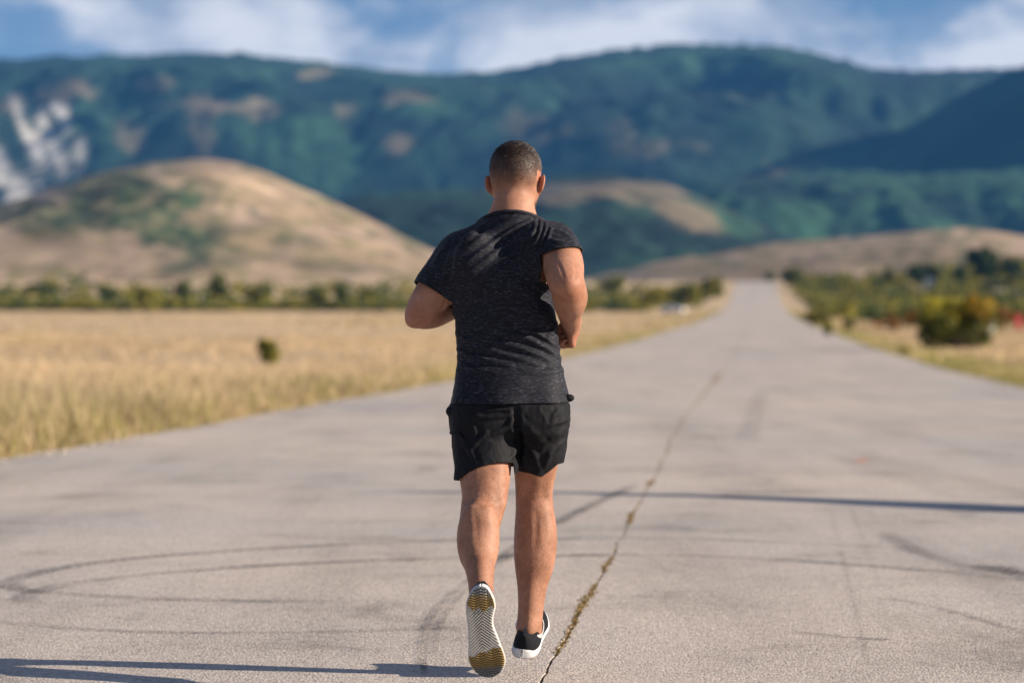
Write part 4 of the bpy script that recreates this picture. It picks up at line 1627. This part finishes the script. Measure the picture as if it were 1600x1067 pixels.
# folds: ridges of cloth along short curves on the back, given in (u, v)
FOLDS = [
    # fan of folds from the right shoulder seam down across the back
    ([(828, 336), (790, 352), (745, 378), (712, 402)], .0050, .0075), ([(832, 342), (800, 360), (758, 388), (722, 414)], .0055, .0075),
    ([(836, 349), (808, 370), (772, 396), (735, 424)], .0055, .0075), ([(842, 356), (818, 378), (788, 404), (748, 434)], .0055, .008),
    ([(846, 366), (826, 386), (800, 408), (770, 430)], .0050, .008), ([(790, 336), (758, 352), (722, 376)], .0040, .007), ([(812, 336), (775, 354), (735, 380)], .0040, .007),
    # tight near-vertical creases beside the right armhole
    ([(838, 338), (836, 356), (828, 378), (822, 396)], .0045, .005), ([(846, 342), (844, 360), (837, 382), (832, 398)], .0050, .005),
    ([(854, 347), (851, 364), (845, 384), (840, 398)], .0050, .005), ([(862, 352), (858, 368), (852, 386)], .0045, .005),
    # drag lines across the lower back
    ([(878, 562), (855, 545), (825, 530), (790, 519)], .0065, .009), ([(876, 548), (858, 533), (838, 520), (818, 513)], .0065, .008),
    ([(866, 566), (835, 552), (800, 540), (760, 532)], .0055, .009), ([(845, 572), (810, 560), (775, 550), (735, 543)], .0045, .009),
    ([(800, 572), (765, 563), (735, 558), (714, 556)], .0045, .008), ([(720, 570), (745, 578), (775, 580)], .0040, .008), ([(880, 578), (850, 582), (815, 580)], .0035, .009),
    ([(712, 545), (730, 552), (752, 556)], .0045, .007), ([(870, 505), (862, 520), (850, 535)], .0050, .007), ([(712, 520), (728, 530), (748, 534)], .0035, .008),
    # sleeves
    ([(695, 385), (682, 405), (672, 430)], .0035, .007), ([(706, 395), (697, 420), (690, 448)], .0045, .007), ([(716, 400), (706, 430), (700, 458)], .0040, .007),
    ([(858, 372), (870, 378), (888, 378)], .0030, .006), ([(866, 358), (884, 366), (896, 378)], .0030, .006)]


V, Fq = polygonise(shirt_sdf, (-.42, 7.55, .80), (.32, 8.06, 1.58), .004, smooth_it=2)
Nn = normals(V, Fq)
Vl = V - BASE
hgt = fold_field(Vl, 7.90, FOLDS, 7.75)
wr = fbm(Vl[:, 0] * 9 + Vl[:, 2] * 5, Vl[:, 1] * 9, Vl[:, 2] * 16 - Vl[:, 0] * 7, seed=211, octv=3)
hgt = hgt + .0030 * wr + .004 * np.clip(fbm(Vl[:, 0] * 6, Vl[:, 1] * 6, Vl[:, 2] * 11, seed=213, octv=2), -1, 1)
# the hem hangs in soft waves, with a stitched line above it
hem = smooth01((.98 - Vl[:, 2]) / .1)
ang = np.arctan2(Vl[:, 1], Vl[:, 0])
hgt = hgt + hem * .004 * np.sin(ang * 7 + 1.0 + 1.5 * np.sin(ang * 2)) + hem * .008
hgt = hgt - .0022 * np.exp(-((Vl[:, 2] - .913) / .0035) ** 2)
Vl = Vl + Nn * hgt[:, None]

n = NT('heather_jersey')
v = n.coord(scale=(66, 66, 340))
w_ = n.noise(n.coord(), 9, 2)
add = n.new('ShaderNodeVectorMath', operation='ADD')
sc_n = n.new('ShaderNodeVectorMath', operation='SCALE')
sc_n.inputs[3].default_value = 6.0
cmb = n.new('ShaderNodeCombineXYZ')
n.link(w_, cmb.inputs[2])
n.link(cmb.outputs[0], sc_n.inputs[0])
n.link(v, add.inputs[0])
n.link(sc_n.outputs[0], add.inputs[1])
f1 = n.noise(add.outputs[0], 1.0, 3, 0.62)
f2 = n.noise(n.coord(scale=(150, 150, 420)), 1.0, 2, 0.5)
c = n.ramp(f1, [(0.42, (.0032, .0038, .0075)), (0.55, (.008, .0095, .017)), (0.66, (.042, .046, .072)), (0.78, (.11, .113, .155))])
c = n.mix(1.0, c, n.ramp(f2, [(0.3, .6), (0.7, 1.25)]), 'MULTIPLY')
n.set(Base_Color=c, Roughness=.72)
n.b.inputs['Specular IOR Level'].default_value = 0.25
n.b.inputs['Sheen Weight'].default_value = 0.04
n.b.inputs['Sheen Roughness'].default_value = 0.4
n.bump(n.math('ADD', f2, f1), .35, .0015)
M_SHIRT = n.m

bm = bm_from(Vl, Fq)
axR = Vector(EL_R - SH_R).normalized()
axL = Vector(EL_L - SH_L).normalized()
hR = Vector(SH_R * .50 + EL_R * .50 - BASE)
hL = Vector(SH_L * .38 + EL_L * .62 - BASE)


def ax_dist(p, a, b):
    a, b = Vector(a - BASE), Vector(b - BASE)
    t_ = max(0.0, min(1.3, (p - a).dot(b - a) / (b - a).length_squared))
    return (p - a - (b - a) * t_).length


cut(bm, Vector((.157, -.12, 1.385)), Vector((.19, -.23, -.955)).normalized(), lambda p: (ax_dist(p, SH_R, EL_R) < .084 and (p.x > .136 or (p.y < -.062 and p.x > .092))) or p.x > .185)
cut(bm, hL, (axL + Vector((.03, 0, -.02))).normalized(), lambda p: ax_dist(p, SH_L, EL_L) < .10 and p.x < -.198)
cut(bm, Vector((0, 0, .889)), Vector((.012, 0, -1)), lambda p: p.z < .95)
cut(bm, Vector((.0, .03, 1.503)), Vector((.03, .42, 1)).normalized(), lambda p: p.z > 1.40)
shirt = finish(bm, 't_shirt', M_SHIRT, person, .0035)

# ribbed neckband following the cut edge


def edge_band(obj, test, r_, name, mat, parent):
    me = obj.data
    bm = bmesh.new()
    bm.from_mesh(me)
    es = [e for e in bm.edges if e.is_boundary and test(e.verts[0].co)]
    nxt = {}
    for e in es:
        a, b = e.verts
        nxt.setdefault(a.index, []).append(b.index)
        nxt.setdefault(b.index, []).append(a.index)
    co = {v_.index: np.array(v_.co) for e in es for v_ in e.verts}
    best = []
    left = set(nxt)
    while left:
        st = next(iter(left))
        loop, cur, prev = [st], st, None
        left.discard(st)
        while True:
            nn = [k for k in nxt[cur] if k != prev and k in left]
            if not nn:
                break
            prev, cur = cur, nn[0]
            left.discard(cur)
            loop.append(cur)
        if len(loop) > len(best):
            best = loop
    bm.free()
    Pp = np.array([co[i] for i in best])
    for _ in range(6):
        Pp = .5 * Pp + .25 * (np.roll(Pp, 1, 0) + np.roll(Pp, -1, 0))
    Pp = Pp[::2]
    m = len(Pp)
    cen = Pp.mean(0)
    T = np.roll(Pp, -1, 0) - np.roll(Pp, 1, 0)
    T /= np.linalg.norm(T, axis=1)[:, None] + 1e-9
    O = Pp - cen
    up = np.cross(T, O)
    up /= np.linalg.norm(up, axis=1)[:, None] + 1e-9
    if up[:, 2].mean() < 0:
        up = -up
    ot = np.cross(up, T)
    ot *= np.sign((ot * O).sum(1))[:, None]
    rings = []
    for (a, b) in ((.6, -2.6), (1.2, -2.4), (1.15, -.6), (.8, .35), (-.1, .55), (-.6, .1), (-.5, -2.4)):
        rings.append(Pp + ot * r_ * a + up * r_ * b)
    k = len(rings)
    Vb = np.stack(rings, 1).reshape(-1, 3)
    Qb = [(i * k + j, i * k + (j + 1) % k, ((i + 1) % m) * k + (j + 1) % k, ((i + 1) % m) * k + j) for i in range(m) for j in range(k)]
    return mesh_np(name, Vb, Qb, mat, parent)


edge_band(shirt, lambda c_: c_.z > 1.385, .0036, 'collar', M_SHIRT, shirt)

# shorts --------------------------------------------------------------------
SL = [P4(757, 640, 7.815, .105), P4(757, 690, 7.785, .101), P4(760, 725, 7.755, .096), P4(761, 765, 7.72, .094)]
SR = [P4(840, 640, 7.815, .102), P4(838, 690, 7.835, .096), P4(837, 725, 7.86, .0845), P4(836, 765, 7.88, .080)]


def shorts_sdf(P):
    d = trunk(P, -.004, .80)
    d = np.maximum(d, P[:, 2] - .935)
    d = union_box(d, P, SL, lambda q: chain(q, SL), .035)
    d = union_box(d, P, SR, lambda q: chain(q, SR), .018)
    # seat, and the bulging pockets at the hips
    d = union_at(d, P, at(755, 655, 7.72), .2, lambda q: ell(q, at(757, 662, 7.745), (.085, .055, .080)), .035)
    d = union_at(d, P, at(845, 655, 7.72), .2, lambda q: ell(q, at(842, 655, 7.745), (.080, .055, .075)), .035)
    tuck = smooth01((P[:, 2] - .880) / .02)
    d = d + tuck * np.maximum(trunk(P, -.006, .80) - d, 0)
    d = union_at(d, P, at(704, 645, 7.80), .08, lambda q: ell(q, at(704, 642, 7.79), (.0135, .030, .012)), .014)
    d = union_at(d, P, at(893, 621, 7.80), .08, lambda q: ell(q, at(888.5, 622, 7.78), (.0175, .012, .0115)), .006)
    d = union_at(d, P, at(884, 662, 7.80), .08, lambda q: ell(q, at(880, 664, 7.79), (.016, .05, .014)), .02)
    return d


SFOLD = [
    ([(806, 640), (808, 670), (812, 700), (806, 722)], -.010, .010),
    ([(803, 655), (790, 668), (770, 678), (745, 690)], .0055, .008), ([(800, 646), (785, 650), (760, 652), (735, 650)], .0050, .007),
    ([(796, 640), (780, 640), (755, 642)], .0040, .006), ([(760, 676), (745, 690), (735, 705)], .0050, .007), ([(730, 660), (742, 672), (740, 690)], .0045, .007),
    ([(800, 690), (802, 708), (796, 718)], .0045, .007), ([(722, 690), (735, 706), (742, 722)], .0040, .008), ([(705, 680), (715, 688), (728, 690)], .0045, .007),
    ([(888, 655), (872, 660), (858, 666)], .0050, .007), ([(884, 672), (868, 682), (850, 692)], .0050, .008), ([(880, 690), (862, 705), (846, 716)], .0045, .008),
    ([(826, 695), (836, 712), (844, 735)], .0060, .009), ([(862, 700), (856, 716), (848, 734)], .0055, .009), ([(816, 712), (820, 724), (826, 736)], .0045, .006),
    ([(874, 640), (866, 650), (862, 664)], .0035, .008), ([(820, 660), (838, 680), (852, 700)], .0035, .012)]
V, Fq = polygonise(shorts_sdf, (-.34, 7.54, .42), (.32, 8.08, 1.0), .004, smooth_it=2)
Nn = normals(V, Fq)
Vl = V - BASE
hgt = fold_field(Vl, 7.86, SFOLD, 7.72)
hgt += .0030 * fbm(Vl[:, 0] * 12, Vl[:, 1] * 12, Vl[:, 2] * 12, seed=221, octv=3) + .0022 * (1 - 2 * np.abs(fbm(Vl[:, 0] * 26 + Vl[:, 2] * 20, Vl[:, 1] * 20, Vl[:, 2] * 14 - Vl[:, 0] * 18, seed=223, octv=3)))
lowr = smooth01((.70 - Vl[:, 2]) / .08)
ang = np.arctan2(Vl[:, 1] + .05, Vl[:, 0] - np.where(Vl[:, 0] < .01, -.085, .08))
hgt += lowr * .007 * np.sin(ang * 4 + np.where(Vl[:, 0] < .01, 0.4, 2.2))
Vl = Vl + Nn * hgt[:, None]
n = NT('black_nylon')
f1 = n.noise(n.coord(), 900, 2)
f2 = n.noise(n.coord(), 25, 4, .6)
n.set(Base_Color=n.ramp(f2, [(0.3, (.006, .0064, .0085)), (0.7, (.010, .0105, .0135))]), Roughness=n.ramp(f2, [(0.3, .62), (0.7, .78)]))
n.b.inputs['Specular IOR Level'].default_value = 0.14
n.bump(n.math('ADD', n.math('MULTIPLY', f1, .3), f2), .25, .003)
M_NYLON = n.m
HEM_U = [-.30, -.170, -.134, -.102, -.051, -.008, .006, .0065, .052, .095, .124, .148, .30]
HEM_O = [.045, .040, .017, .002, -.011, -.013, -.013, -.004, .003, .016, -.004, -.024, -.030]


def hem_off(x):
    return np.interp(x, HEM_U, HEM_O)


lowm = smooth01((.80 - Vl[:, 2]) / .05)
Vl[:, 2] += hem_off(Vl[:, 0]) * lowm
bm = bm_from(Vl, Fq)
cL = Vector(at(757, 728, 7.66) - BASE)
cR = Vector(at(838, 737, 7.785) - BASE)
cut(bm, cL, Vector((.0, -.12, -1)).normalized(), lambda p: p.x < .008 and p.z < .80)
cut(bm, cR, Vector((.0, .06, -1)).normalized(), lambda p: p.x >= .0075 and p.z < .78)
cut(bm, Vector((0, 0, .93)), Vector((0, 0, 1)), lambda p: p.z > .915)
for v_ in bm.verts:
    z0 = v_.co.z
    for _ in range(6):
        z0 = v_.co.z - float(hem_off(v_.co.x)) * float(smooth01((.80 - z0) / .05))
    v_.co.z = z0
shorts = finish(bm, 'shorts', M_NYLON, person, .003)

# shoes -----------------------------------------------------------------------
# outline of the left sole, t along heel..toe: (t, lateral, medial) in metres
OUT = np.array([(0, -.004, .004), (.02, -.020, .018), (.062, -.034, .029), (.145, -.0475, .0385), (.234, -.052, .0400), (.338, -.0515, .0305), (.44, -.0505, .0300), (.593, -.053, .043),
                (.752, -.058, .0555), (.855, -.053, .0535), (.938, -.040, .042), (.98, -.024, .024), (1.0, -.006, .010)])
LEN = .297


def out_at(t):
    return np.interp(t, OUT_S[:, 0], OUT_S[:, 1]), np.interp(t, OUT_S[:, 0], OUT_S[:, 2])


OUT_S = catmull(OUT, 6)
M_UPPER = NT('black_knit')
f = M_UPPER.noise(M_UPPER.coord(scale=(500, 500, 700)), 1.0, 2)
M_UPPER.set(Base_Color=M_UPPER.ramp(f, [(0.35, (.005, .0055, .008)), (0.7, (.013, .014, .019))]), Roughness=.8)
M_UPPER.b.inputs['Specular IOR Level'].default_value = 0.15
M_UPPER.bump(f, .4, .001)
M_UPPER = M_UPPER.m
M_FOAM = plain('white_foam', (.56, .57, .59), .6, .16, 45)
M_SOLE = tinted('sole_rubber', .6, .10, 90)
M_MARK = plain('white_mark', (.80, .80, .80), .5, .03, 50)

# outsole: zigzag ribs and an open lattice, real relief on a grid
nt, nx = 300, 110
t = np.linspace(0.004, .996, nt)
L, Rr = out_at(t)
s = np.linspace(0, 1, nx)
X = L[:, None] * (1 - s) + Rr[:, None] * s
Y = np.repeat((t * LEN)[:, None], nx, 1)
edge = np.minimum(s, 1 - s)[None] * (Rr - L)[:, None]
edge = np.minimum(edge, np.minimum(t, 1 - t)[:, None] * LEN)
toe_sp = .020 * smooth01((Y / LEN - .72) / .28) ** 1.3 + .006 * smooth01((.10 - Y / LEN) / .10)
wz = np.abs(((X * 1000 + 60) / 19.0) % 2 - 1) * 7.0          # zigzag, mm
heel_b = Y * 1000 < 62 + 9 * (np.abs(((X * 1000 + 62) / 17) % 2 - 1) - .5) * 1.6 + 12 * (1 - np.abs(X * 1000) / 45)
toe_b = Y * 1000 > 210 - 10 * np.abs(((X * 1000 + 58) / 20) % 2 - 1) - .28 * X * 1000
rib = np.sin((Y * 1000 - wz) * 2 * np.pi / 8.0)
la = np.sin((Y * 1000 + X * 1000 * .85) * 2 * np.pi / 9.6)
lb = np.sin((Y * 1000 - X * 1000 * .85) * 2 * np.pi / 9.6)
hole_zone = smooth01(1 - (np.abs(X * 1000 + 4) - 17 - 6 * np.sin(Y * 22)) / 10) * smooth01((Y * 1000 - 55) / 25) * smooth01((205 - Y * 1000) / 20)
diag = np.where(X * 1000 < -4 + 10 * np.sin(Y * 30), la, lb)
hole = (diag < -.30) & (np.where(diag == la, lb, la) > -.75)
C = np.zeros(X.shape + (3,))
C[:] = (.50, .475, .42)
relief = .0010 * np.clip(diag * 2, -1, 1)
dk = (hole * 1.0) * hole_zone
C = C * (1 - .82 * dk[..., None])
relief = relief - .0035 * dk
C = np.where(((diag < -.3) & (hole_zone < .4))[..., None], C * .84, C)
och = np.array((.30, .205, .075))
grey = np.array((.16, .17, .17))
for zone, g_ in ((heel_b, smooth01((36 - Y * 1000) / 22)), (toe_b, smooth01((Y * 1000 - 248) / 22))):
    cc = och * (1 - g_[..., None]) + grey * g_[..., None]
    cc = cc * (1 - .50 * (rib < -.1))[..., None]
    C = np.where(zone[..., None], cc, C)
    relief = np.where(zone, .0016 * np.clip(rib * 2.5, -1, 1) + .001, relief)
dots = (((X * 1000 + 50) % 8 < 2.2) & ((Y * 1000 + (X * 1000) * .4) % 9 < 2.4) & heel_b & (X * 1000 > -8) & (Y * 1000 < 40))
C = np.where(dots[..., None], (.7, .7, .68), C)
rim = edge < .0028
C = np.where(rim[..., None], (.46, .455, .43), C)
relief = np.where(rim, 0, relief)
Z = toe_sp - relief + .006 * smooth01(1 - edge / .006) ** 2
OUTSOLE = mesh_np('outsole', np.stack([X.ravel(), Y.ravel(), Z.ravel()], 1), grid_faces(nt, nx)[:, ::-1], M_SOLE, col=C.reshape(-1, 3), data_only=True)

# midsole: wall round the outline, flared at the heel, curving up at the toe
nt, nr = 64, 9
t = (1 - np.cos(np.linspace(0.012, np.pi - .012, nt))) / 2
L, Rr = out_at(t)
tsp = .020 * smooth01((t - .72) / .28) ** 1.3 + .006 * smooth01((.10 - t) / .10)
hgt_m = .028 - .007 * smooth01((t - .25) / .5) + .004 * smooth01((.1 - t) / .1)
rows = []
for j, (fx, fz) in enumerate(((.90, .03), (.94, .06), (.975, .40), (.97, .7), (.93, .97), (.80, 1.0))):
    rows.append((fx, fz))
ring = []
for i in range(nt):
    cxm = (L[i] + Rr[i]) / 2
    pts_ = [(cxm + (L[i] - cxm) * fx, t[i] * LEN, tsp[i] + hgt_m[i] * fz) for fx, fz in rows]
    pts_ += [(cxm + (Rr[i] - cxm) * fx, t[i] * LEN, tsp[i] + hgt_m[i] * fz) for fx, fz in reversed(rows)]
    ring.append(pts_)
k = len(ring[0])
Vm = np.array(ring).reshape(-1, 3)
Qm = [(i * k + j, i * k + j + 1, (i + 1) * k + j + 1, (i + 1) * k + j) for i in range(nt - 1) for j in range(k - 1)]
Qm += [tuple(range(k)), tuple(reversed(range((nt - 1) * k, nt * k)))]
MIDSOLE = mesh_np('midsole', Vm, Qm, M_FOAM, data_only=True)


def upper_h(t):
    return np.interp(t, [0, .05, .12, .22, .32, .42, .55, .7, .85, .95, 1.0], [.085, .098, .104, .102, .108, .106, .086, .066, .050, .038, .022])


def upper_sdf(P):
    t = np.clip(P[:, 1] / LEN, .0, 1.0)
    L, Rr = out_at(np.clip(t, .012, .99))
    cx_ = (L + Rr) / 2
    w = (Rr - L) / 2 * .95 - .001
    tsp = .020 * smooth01((t - .72) / .28) ** 1.3
    h_ = upper_h(t)
    z = P[:, 2] - tsp
    pin = 1 - .22 * smooth01((z - .045) / .05) * smooth01((.45 - t) / .2)
    e_ = 2.5
    kk = ((np.abs(P[:, 0] - cx_) / (w * pin)) ** e_ + (np.maximum(z, 0) / h_) ** e_) ** (1 / e_)
    d = (kk - 1) * np.minimum(w, h_) * .8
    d = np.maximum(d, -(z - .012))
    d = np.maximum(d, np.abs(P[:, 1] - LEN / 2) - LEN / 2 + .003)
    # ankle opening
    hole = np.maximum(ell(P, (-.004, .078, .112), (.036, .062, .062)), -(P[:, 2] - .040))
    rimz = .093 - .018 * np.exp(-((P[:, 1] - .075) / .035) ** 2) + .018 * smooth01((P[:, 1] - .10) / .04) + .010 * smooth01((.025 - P[:, 1]) / .02)
    d = smax(d, P[:, 2] - rimz, .006) if True else d
    return smax(d, -hole, .005)


Vu, Fu = polygonise(upper_sdf, (-.075, -.012, -.002), (.075, .300, .13), .0026, smooth_it=1)
UPPER = mesh_np('upper', Vu, Fu, M_UPPER, data_only=True)
# dark foxing line where the heel meets the foam is part of the upper; pull tab and side stroke are pieces of their own
bm = bmesh.new()
bmesh.ops.create_cube(bm, size=1.0)
bmesh.ops.scale(bm, vec=(.009, .003, .026), verts=bm.verts)
bmesh.ops.bevel(bm, geom=list(bm.edges), offset=.0015, segments=2, affect='EDGES')
bmesh.ops.rotate(bm, verts=bm.verts, matrix=Matrix.Rotation(R(-14), 3, 'X'))
bmesh.ops.translate(bm, vec=(-.002, .004, .100), verts=bm.verts)
TAB = bpy.data.meshes.new('pull_tab')
bm.to_mesh(TAB)
bm.free()
TAB.materials.append(plain('tab_webbing', (.05, .06, .08), .8, .2, 200))


def side_stroke(sgn):
    m = 26
    Vs = []
    for q in np.linspace(0, 1, m):
        t = .18 + .52 * q
        zc = .050 + .030 * (q - .25) ** 2 * 1.6 - .022 * math.sin(math.pi * q)
        hw = .011 * math.sin(math.pi * (q * .85 + .08)) * (1 - .55 * q)
        for e_ in (-1, 1):
            z = zc + hw * e_ + .016
            L, Rr = out_at(t)
            w = (Rr - L) / 2 * .95 - .001
            pin = 1 - .22 * smooth01((z - .045) / .05) * smooth01((.45 - t) / .2)
            h_ = upper_h(t)
            xx = (L + Rr) / 2 + sgn * w * pin * max(0, 1 - (z / h_) ** 2.5) ** .4
            Vs.append((xx + sgn * .0022, t * LEN, z))
    Vs = np.array(Vs)
    back = Vs.copy()
    back[:, 0] -= sgn * .003
    Vall = np.vstack([Vs, back])
    o_ = len(Vs)
    Qs = []
    for i in range(m - 1):
        a, b, c_, d_ = 2 * i, 2 * i + 1, 2 * i + 3, 2 * i + 2
        Qs += [(a, b, c_, d_), (a + o_, b + o_, c_ + o_, d_ + o_), (a, d_, d_ + o_, a + o_), (b, c_, c_ + o_, b + o_)]
    return mesh_np('side_stroke', Vs if False else Vall, Qs, M_MARK, data_only=True)


STROKE = side_stroke(-1)


def place_shoe(Mw, mirror, label):
    e = bpy.data.objects.new('shoe', UPPER)
    link(e, person)
    e['label'] = label
    for me in (OUTSOLE, MIDSOLE, TAB, STROKE):
        link(bpy.data.objects.new(me.name, me), e)
    S_ = Matrix.Diagonal((-1 if mirror else 1, 1, 1, 1))
    e.matrix_local = Matrix.Translation(-Vector(BASE)) @ Mw @ S_
    return e


# left: standing on its toe with the sole turned to the photographer
heel = Vector(at(751, 917, 7.365))
toe = Vector(at(764, 1062, 7.42))
yv = (toe - heel).normalized()
zv = Vector((.06, 1, -.02))
zv = (zv - yv * zv.dot(yv)).normalized()
xv = yv.cross(zv)
Mw = Matrix.Translation(heel) @ Matrix((xv, yv, zv)).transposed().to_4x4()
place_shoe(Mw, False, 'left shoe with worn pale sole and ochre tread turned to the camera')
# right: about to land, toe up and turned out
Mw = Matrix.Translation(Vector(at(814, 1031, 7.79))) @ Matrix.Rotation(R(-10), 4, 'Z') @ Matrix.Rotation(R(19), 4, 'X') @ Matrix.Rotation(R(9), 4, 'Y')
place_shoe(Mw, True, 'right shoe seen from behind with white midsole')

# ------------------------------------------------------------------ the air between here and the mountains
n = NT('valley_haze')
pv = n.new('ShaderNodeVolumePrincipled')
pv.inputs['Color'].default_value = (.10, .40, .96, 1)
pv.inputs['Density'].default_value = 0.000054
pv.inputs['Anisotropy'].default_value = 0.0
n.n.remove(n.b)
n.link(pv.outputs[0], n.out.inputs['Volume'])
hz = box_mesh('haze', 10100, 8300, 702, n.m, None, (0, 3700, 349), 0)
tag(hz, 'thin blue haze filling the valley air', kind='stuff')
